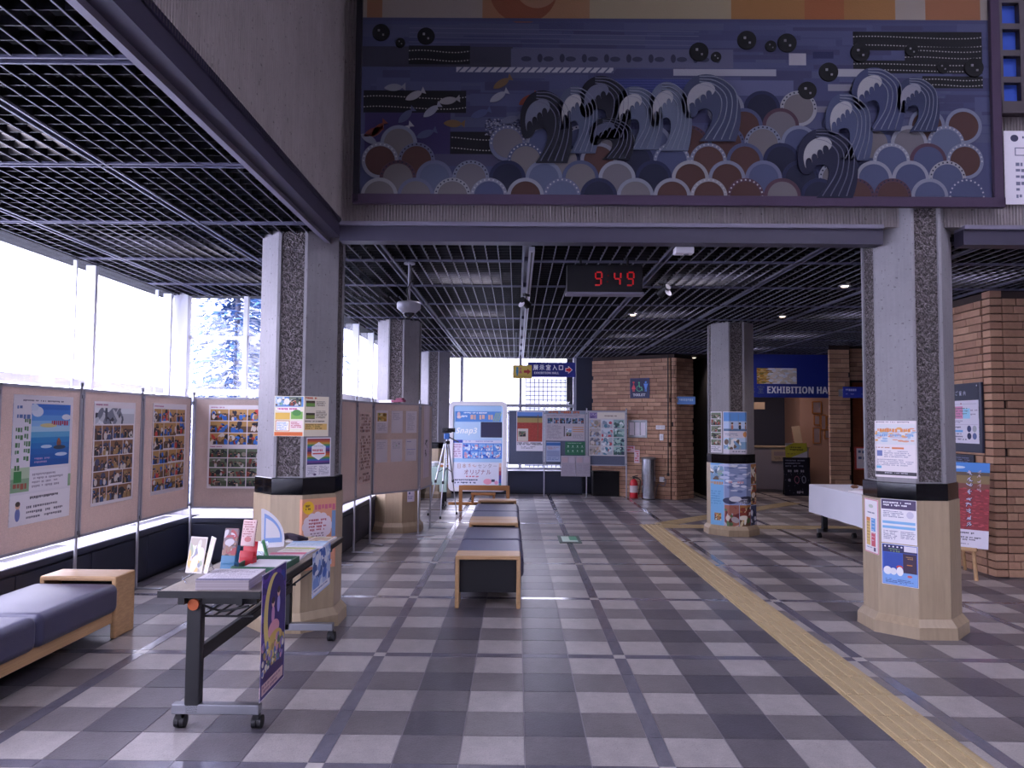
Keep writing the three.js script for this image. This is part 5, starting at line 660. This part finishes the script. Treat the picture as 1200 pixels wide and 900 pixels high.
{
  const d = thing('reception_desk', 'grey reception desk inside the exhibition entrance', 'desk', [5.7, 0, -16.9]); obj('front_panel', rb(1.75, .92, .03, .005, 0, .53, .3), M.deskGrey, d); obj('desk_top', rb(1.8, .035, .65, .006, 0, 1.01, 0), M.wallBeige, d); obj('side_panel', [bx(.03, .95, .58, -.86, .52, 0), bx(.03, .95, .58, .86, .52, 0)], M.deskGrey, d); obj('plinth', bx(1.7, .07, .56, 0, .035, 0), M.steel, d);
  sheet('desk_notice', 'beige notice taped to the front of the grey reception desk', 'notice', cv(160, 110, (g, w, h) => { fill(g, '#a89888', 0, 0, w, h); fill(g, '#8c7c84', 20, 20, 120, 40); print(g, 20, 72, 120, 2, 14, '#6c5c5c', 2); }), .44, .26, [5.95, .83, -16.575]);
  const c = thing('brochure_ladder', 'tall narrow beige brochure holder standing on the reception desk', 'leaflet rack', [6.42, 1.03, -16.85], -.2); obj('back', rb(.18, .46, .012, .004, 0, .23, 0, 0, -.15, .14), M.wallBeige, c); obj('leaflets', [.06, .17, .28].map((y) => rb(.12, .08, .02, .004, -.02 - y * .12, y + .02, .015 - y * .15, 0, -.15, .14)), std('#7c4c44', .7), c);
  const b = thing('chalkboard_stand', 'black A-shaped chalkboard covered in small chalk writing at the exhibition entrance', 'chalkboard', [6.02, 0, -15.9], -.05); const m = pm(cv(260, 360, (g, w, h) => { fill(g, '#15182c', 0, 0, w, h); print(g, 20, 24, 200, 3, 26, '#9ca0b8', 3, .5); print(g, 40, 118, 180, 1, 40, '#c4c0d0', 5, .6); g.strokeStyle = '#c87890'; g.lineWidth = 7; g.beginPath(); g.ellipse(126, 210, 22, 32, 0, 0, 7); g.stroke(); g.strokeStyle = '#b8bcd4'; g.beginPath(); g.ellipse(196, 208, 18, 32, 0, 0, 7); g.stroke(); disc(g, '#b8b4c8', 52, 214, 14); print(g, 120, 316, 80, 1, 30, '#dcd8e4', 8, .8); for (let i = 0; i < 26; i++) { const r = rng(i); disc(g, '#9ca0c0', r() * w, 150 + r() * 190, 3); } })); obj('front_board', place(new THREE.BoxGeometry(.55, .82, .02), 0, .41, .06, 0, -.14), m, b); obj('back_board', rb(.55, .82, .02, .004, .05, .41, -.12, 0, .14), M.black, b);
  sheet('yellow_notice', 'yellow and white notice fixed above the chalkboard at the exhibition entrance', 'notice', cv(240, 180, (g, w, h) => { fill(g, '#d4cc40', 0, 0, w, h); g.fillStyle = '#dcd8e4'; g.beginPath(); g.moveTo(0, 0); g.lineTo(90, 0); g.lineTo(0, 50); g.moveTo(w, 100); g.lineTo(w, h); g.lineTo(60, h); g.fill(); print(g, 50, 46, 140, 2, 30, '#5c5820', 3, .6); print(g, 20, 130, 90, 1, 24, '#8c8440', 5, .5); }), .46, .31, [6.03, .97, -15.9], -.05, -.1);
  const fr = (label, x, y, w, h, seed) => { const t = thing('picture_frame', label, 'picture frame', [x, y, -17.385]); obj('frame', [bx(w, .025, .03, 0, h / 2, 0), bx(w, .025, .03, 0, -h / 2, 0), bx(.025, h, .03, w / 2, 0, 0), bx(.025, h, .03, -w / 2, 0, 0)], M.woodDark, t); obj('picture', bx(w - .02, h - .02, .01), pm(cv(64, 64, (g) => { fill(g, '#8c7c84', 0, 0, 64, 64); photo(g, 8, 8, 48, 48, seed, ['#7c7480', '#9c909c', '#5c5464', '#a8a0a4']); })), t); };
  fr('framed picture highest on the pink wall beside the brick pillar', 7.09, 1.93, .2, .27, 3); fr('small framed picture at mid height left on the pink wall', 7.09, 1.63, .13, .22, 4); fr('narrow framed picture at mid height in the centre of the pink wall', 7.24, 1.58, .11, .34, 5); fr('small dark framed picture at mid height right on the pink wall', 7.4, 1.62, .16, .2, 6); fr('framed picture lowest left on the pink wall', 7.08, 1.27, .16, .36, 7); fr('small dark framed picture low on the right of the pink wall', 7.36, 1.3, .18, .2, 8);
  const s = thing('door_sign', 'small blue sign projecting from the brick pillar by the brown door', 'sign', [5.8, 2.085, -12.6]); obj('panel', rb(.42, .19, .02, .004), pm(cv(240, 110, (g, w, h) => { fill(g, '#2c3cb0', 0, 0, w, h); print(g, 24, 20, 130, 1, 30, '#c8ccf0', 4, .8); print(g, 24, 66, 190, 1, 22, '#8c98e0', 6, .7); })), s); obj('bracket', bx(.02, .12, .3, -.15, 0, -.15), M.steel, s);
  sheet('door_notice', 'red-bordered white notice on the brown door', 'notice', cv(120, 260, (g, w, h) => { fill(g, '#c84840', 0, 0, w, h); fill(g, '#dcd4dc', 14, 16, w - 28, h - 32); print(g, 26, 40, 70, 2, 70, '#5c6890', 3, .6); }), .3, .4, [6.12, .94, -13.035]);
}

// ------------------------------------------------------------------ right side: white table, pier signs, easel
{
  const t = foldingTable('black folding table under a long white cloth behind the right foreground pillar', [4.04, 4.62], [-8.2, -10.15], .7, M.white);
  const c = thing('tablecloth', 'white cloth draped over the long table behind the right foreground pillar', 'tablecloth', [4.33, 0, -9.175]); const w = .6, d = 1.98;
  const cl = []; const drop = (len, n, amp) => { const g = new THREE.BoxGeometry(len, .37, .006, n, 4, 1), p = g.attributes.position; for (let i = 0; i < p.count; i++) { const k = .5 - p.getY(i) / .37; p.setZ(i, p.getZ(i) + k * (.012 + amp * Math.sin(p.getX(i) * 13))); } g.computeVertexNormals(); return g; };
  cl.push(rb(w, .012, d, .005, 0, .707, 0), place(drop(d, 40, .008), -w / 2, .523, 0, -Math.PI / 2), place(drop(d, 40, .008), w / 2, .523, 0, Math.PI / 2), place(drop(w, 12, .006), 0, .523, d / 2), place(drop(w, 12, .006), 0, .523, -d / 2, Math.PI)); obj('cloth', cl, std('#e2e4f2', .8), c);
  const r = rng(21), crumple = (s) => { const g = new THREE.IcosahedronGeometry(s, 2).toNonIndexed(), p = g.attributes.position, k = {}; for (let i = 0; i < p.count; i++) { const key = [p.getX(i), p.getY(i), p.getZ(i)].map((v) => v.toFixed(3)).join(); const f = k[key] ??= .65 + r() * .5; p.setXYZ(i, p.getX(i) * f * 1.5, p.getY(i) * f * .7 + s * .45, p.getZ(i) * f); } g.computeVertexNormals(); return g; };
  const say = ['crumpled white wrapping paper at the near end of the white table', 'small crumpled white paper in the middle of the white table', 'flattened white paper bag beside the crumpled paper on the white table', 'brown paper trinket lying on the white table']; [[4.42, -8.75, .08], [4.4, -9.15, .05], [4.5, -8.98, .07], [4.28, -9.35, .035]].forEach(([x, z, s], i) => { const o = obj('crumpled_paper', crumple(s), i === 3 ? std('#8c6450', .8) : M.paper); o.position.set(x, .735, z); tag(o, say[i], 'paper'); });
  const fl = thing('paper_stack', 'low pile of white papers with pink edges at the left of the white table', 'paper', [4.2, .713, -8.95], .3); obj('stack', [rb(.2, .02, .28, .003, 0, .01, 0), rb(.18, .012, .24, .003, .02, .026, .02, .3)], M.paper, fl); obj('pink_sheet', bx(.1, .002, .14, .02, .034, .03), std('#c88c9c', .8), fl);
}
{
  const s = -Math.PI / 2;
  const t = thing('guide_panel', 'dark framed information panel with a coloured floor plan on the brick pier', 'sign', [4.845, 1.62, -8.0], s); obj('panel', rb(.68, .74, .03, .006), std('#2b3046', .4), t);
  obj('white_print', place(new THREE.BoxGeometry(.6, .46, .004), 0, -.045, .018), pm(cv(400, 320, (g, w, h) => { fill(g, '#dcd8e8', 0, 0, w, h); fill(g, '#8c88a0', 20, 26, 360, 2); disc(g, '#a03848', 200, 24, 6); fill(g, '#6c9c50', 30, 44, 100, 92); fill(g, '#d888b4', 130, 44, 90, 92); fill(g, '#9cd4f0', 220, 60, 84, 76); print(g, 36, 56, 260, 4, 20, '#5c6c70', 3, .4); print(g, 310, 70, 70, 2, 30, '#a098b0', 5, .4); print(g, 20, 150, 200, 2, 12, '#8c88a0', 4); fill(g, '#a8a0b8', 10, 180, 380, 2); print(g, 16, 196, 240, 1, 16, '#4c4c6c', 7, .8); fill(g, '#6cb4e8', 16, 222, 200, 16); print(g, 16, 246, 240, 3, 20, '#6c6c88', 9, .6); for (const [x, y, c] of [[290, 212, '#2c3468'], [352, 212, '#a8acb8'], [290, 266, '#1c2454'], [352, 266, '#5c6ca0']]) disc(g, c, x, y, 24); })), t);
  obj('heading', place(new THREE.BoxGeometry(.6, .16, .003), 0, .275, .017), pm(cv(400, 106, (g, w, h) => { fill(g, '#2b3046', 0, 0, w, h); kanji(g, 'ご案内', 130, 44, 32, '#aeb2c8', 4, 48); disc(g, '#c8c8d8', 384, 12, 6); })), t);
  const p = thing('small_plate', 'small dark plate just below the information panel on the brick pier', 'sign', [4.848, 1.165, -8.0], s); obj('panel', rb(.36, .11, .02, .004), std('#262a3c', .4), p); obj('print', place(new THREE.BoxGeometry(.3, .07, .002), 0, 0, .011), pm(cv(200, 50, (g, w, h) => { fill(g, '#262a3c', 0, 0, w, h); print(g, 10, 6, 180, 3, 15, '#7c80a0', 3); })), p);
}
{
  const e = thing('easel', 'wooden easel holding the red poster beside the brick pier', 'easel', [4.5, 0, -7.62], -.75); const lean = .2;
  for (const x of [-.17, .17]) obj('leg', bar([x * .5, 1.05, -.12], [x * 1.25, 0, .14], .018, 8), M.wood, e); obj('leg', bar([0, 1.05, -.14], [0, 0, -.42], .016, 8), M.wood, e); obj('ledge', rb(.44, .035, .06, .006, 0, .3, .1), M.wood, e);
  const t = sheet('poster', 'red flower field poster with vertical white characters, standing on the easel by the brick pier', 'poster', cv(420, 840, (g, w, h) => {
    fill(g, '#8c2c38', 0, 0, w, h); fill(g, '#4c8cdc', 0, 0, w, 100); disc(g, '#c8dcf4', 140, 50, 70, 14); fill(g, '#5c5048', 0, 96, w, 40); fill(g, '#84704c', 0, 130, w, 90); fill(g, '#7c4840', 0, 210, w, 60); for (let i = 0; i < 240; i++) { const r = rng(i + 8); disc(g, ['#a83440', '#7c2430', '#b84450', '#903040'][i % 4], r() * w, 260 + r() * 400, 18, 6); }
    scribble(g, 226, 80, 52, 9, '#2c2438', 12, 63, 21, true); scribble(g, 224, 78, 52, 9, '#c4c0dc', 6, 63, 21, true); scribble(g, 316, 70, 36, 5, '#c8b4c4', 4, 46, 9, true); for (let k = 0; k < 9; k++) print(g, 96, 330 + k * 34, 30, 1, 26, '#c89898', k + 4, .7); fill(g, '#dcd8e8', 0, 664, w, 176); print(g, 24, 690, 300, 1, 22, '#4c4860', 3, .8); print(g, 24, 734, 360, 2, 22, '#4c4860', 5, .7); print(g, 24, 800, 320, 1, 18, '#7c7890', 7);
  }), .43, .86, [4.56, .735, -7.54], -.75, -.2);
}

// ------------------------------------------------------------------ under the ceiling
{
  const c = thing('dome_camera', 'white dome security camera hanging on a pole from the lattice ceiling', 'security camera', [-.965, 2.5, -6.45]);
  obj('pole', [cyl(.012, .012, .34, 0, .26, 0, 12), cyl(.05, .05, .012, 0, .432, 0, 20)], M.aluMatt, c); obj('housing', new THREE.LatheGeometry([[0, .1], [.02, .1], [.1, .085], [.105, .07], [.105, .03], [.06, -.01], [0, -.01]]  .map(([x, y]) => new THREE.Vector2(x, y)), 32), M.aluMatt, c); const d = obj('dome', new THREE.SphereGeometry(.052, 24, 12, 0, 7, Math.PI / 2, Math.PI / 2).translate(0, -.005, 0), std('#24242e', .08), c); obj('ring', new THREE.TorusGeometry(.054, .006, 8, 32).rotateX(Math.PI / 2).translate(0, -.006, 0), M.aluMatt, d); obj('cable', tube([[.01, .42, .01], [.03, .3, .02], [-.01, .2, .02], [.0, .1, .01]], .005), M.black, c);
  const k = thing('digital_clock', 'black hanging clock showing 9:49 in red digits', 'clock', [.735, 2.75, -6.2]); obj('case', rb(.64, .24, .1, .008), std('#0e0e14', .3), k); obj('base_lip', rb(.66, .02, .13, .005, 0, -.125, 0), M.beamLip, k); obj('hanger', [cyl(.01, .01, .1, -.2, .16, 0), cyl(.01, .01, .1, .2, .16, 0)], M.black, k);
  const led = new THREE.MeshStandardMaterial({ color: C('#300408'), emissive: C('#ff1c24'), emissiveIntensity: .4, roughness: .5 }), seg = { a: [0, .055, 0], g: [0, 0, 0], d: [0, -.055, 0], f: [-.026, .0275, 1], b: [.026, .0275, 1], e: [-.026, -.0275, 1], c: [.026, -.0275, 1] };
  const digit = (s, x) => obj('digit', [...s].map((q) => { const [dx, dy, v] = seg[q]; return bx(v ? .012 : .04, v ? .042 : .012, .006, x + dx + dy * .12, dy, .052); }), led, k); digit('abcdfg', -.055); digit('bcfg', .105); digit('abcdfg', .215); obj('colon', [bx(.01, .01, .006, .028, .026, .052), bx(.01, .01, .006, .022, -.026, .052)], new THREE.MeshStandardMaterial({ color: C('#200408'), emissive: C('#ff1c24'), emissiveIntensity: .12 }), k);
  const tr = thing('lighting_track', 'pale lighting track running along the middle of the lattice ceiling', 'lighting track', [.11, 2.905, 0]); obj('track', bx(.045, .035, 9.9, 0, 0, -10.7), M.aluMatt, tr); obj('slot', bx(.012, .004, 9.8, 0, -.018, -10.7), M.black, tr);
  const spot = (label, x, z, turn) => { const s = thing('track_spotlight', label, 'spotlight', [x, 2.875, z], turn); obj('adapter', bx(.03, .03, .08, 0, 0, 0), M.black, s); obj('arm', bar([0, 0, 0], [0, -.06, 0], .008), M.black, s); obj('can', cyl(.032, .042, .12, 0, -.08, .02, 20, 0, 1.1), M.black, s); obj('reflector', place(new THREE.CylinderGeometry(.036, .036, .006, 20), 0, -.108, .077, 0, 1.1), M.offwhite, s); return s; };
  spot('black spotlight with a pale front on the lighting track', .09, -7.7, -.7); spot('dark spotlight under the lattice ceiling to the right of the clock', 1.38, -6.95, .6);
  const b = thing('sensor_box', 'small white box under the beam to the right of the clock', 'sensor', [1.28, 2.865, -5.62]); obj('box', rb(.145, .05, .09, .008), M.offwhite, b); obj('lens', cyl(.02, .02, .006, .02, -.026, 0), M.grille, b);
  const glow = new THREE.MeshStandardMaterial({ color: C('#fff4e4'), emissive: C('#ffe8d0'), emissiveIntensity: 3, roughness: .5 });
  [['small bright downlight beside the right foreground pillar', 3.25, -7.25], ['small bright downlight behind the hanging clock', 1.47, -9.3], ['small downlight above the poster-wrapped pillar', 3.39, -9.35], ['small warm downlight at the toilet corridor', 3.72, -15.4]].forEach(([l, x, z]) => { const t = thing('downlight', l, 'downlight', [x, 2.915, z]); obj('ring', new THREE.TorusGeometry(.05, .008, 8, 24).rotateX(Math.PI / 2), M.steel, t); obj('bulb', cyl(.04, .03, .02, 0, -.006, 0, 20), glow, t); const p = new THREE.SpotLight(C('#ffe6cc'), 1.6, 0, 1.0, .6); p.position.set(0, -.03, 0); p.target.position.set(0, -2, 0); p.castShadow = true; t.add(p, p.target); });
}
{ const t = thing('floor_exit_sign', 'small green exit light set into the floor in the middle of the hall', 'exit sign', [.7, 0, -9.69]); obj('frame', rb(.29, .008, .58, .003, 0, .004, 0), std('#24463c', .4), t); obj('plate', bx(.2, .003, .42, 0, .0085, 0), new THREE.MeshStandardMaterial({ map: cv(100, 200, (g, w, h) => { fill(g, '#cfe8dc', 0, 0, w, h); fill(g, '#3c9c74', 10, 20, 34, 160); disc(g, '#2c8c64', 66, 60, 10, 16); fill(g, '#2c8c64', 56, 76, 20, 60); fill(g, '#2c8c64', 46, 130, 44, 14); }), roughness: .4 }), t); }

// ------------------------------------------------------------------ outside the windows
struct('ground', span(-60, 60, -.6, -.35, -70, 40), M.ground);
{
  const b = thing('neighbour_building', 'white tiled building seen through the far window behind the blue hanging sign', 'building', [0, 0, -21]);
  obj('tiled_wall', new THREE.BoxGeometry(6, 3.1, .3).translate(3.24, 1.22, -.15), pm((() => { const t = cv(512, 512, (g) => { fill(g, '#e8ecf4', 0, 0, 512, 512); g.fillStyle = '#1c2234'; for (let k = 0; k < 8; k++) { g.fillRect(k * 64, 0, 11, 512); g.fillRect(0, k * 64, 512, 11); } }); t.wrapS = t.wrapT = THREE.RepeatWrapping; t.repeat.set(6, 3.1); return t; })(), .5), b); obj('parapet', bx(6.1, .08, .4, 3.24, 2.8, -.15), M.white, b);
}
function conifer(label, x, z, h, rad, seed) {
  const t = thing('conifer', label, 'tree', [x, -.4, z], 0), r = rng(seed), pos = [], pos2 = [];
  for (let i = 0; i < 1300; i++) {
    const y = h * (.06 + .94 * r()), R = rad * (1 - y / h) * (.75 + .5 * r()) + .1, a = r() * 6.283, c = Math.cos(a), s = Math.sin(a), droop = .3 + .3 * r();
    for (let k = 0; k < 7; k++) { const f = .25 + .75 * k / 6, px = c * R * f, pz = s * R * f, py = y - droop * f * R * .6, l = .2 + .22 * r(), b = a + (r() - .5) * 2.4, wx = -Math.sin(b) * .035, wz = Math.cos(b) * .035, out = r() < .3 ? pos2 : pos; out.push(px - wx, py, pz - wz, px + wx, py + .02, pz + wz, px + Math.cos(b) * l, py - .12 * r(), pz + Math.sin(b) * l); }
  }
  const mk = (p) => { const g = new THREE.BufferGeometry(); g.setAttribute('position', new THREE.Float32BufferAttribute(p, 3)); g.setAttribute('uv', new THREE.Float32BufferAttribute(new Float32Array(p.length / 3 * 2), 2)); g.computeVertexNormals(); return g; };
  obj('trunk', cyl(.02, .07, h, 0, h / 2, 0, 10), M.bark, t); obj('foliage', mk(pos), M.needle, t).userData.kind = 'stuff'; obj('snow', mk(pos2), M.snow, t).userData.kind = 'stuff';
}
conifer('snow-dusted blue conifer outside the corner window, nearer one', -4.7, -12.2, 7, 1.2, 3);
conifer('snow-dusted conifer beyond the second run of windows, farther one', -5.3, -17.5, 9, 2.1, 4);

renderer.render(scene, camera);
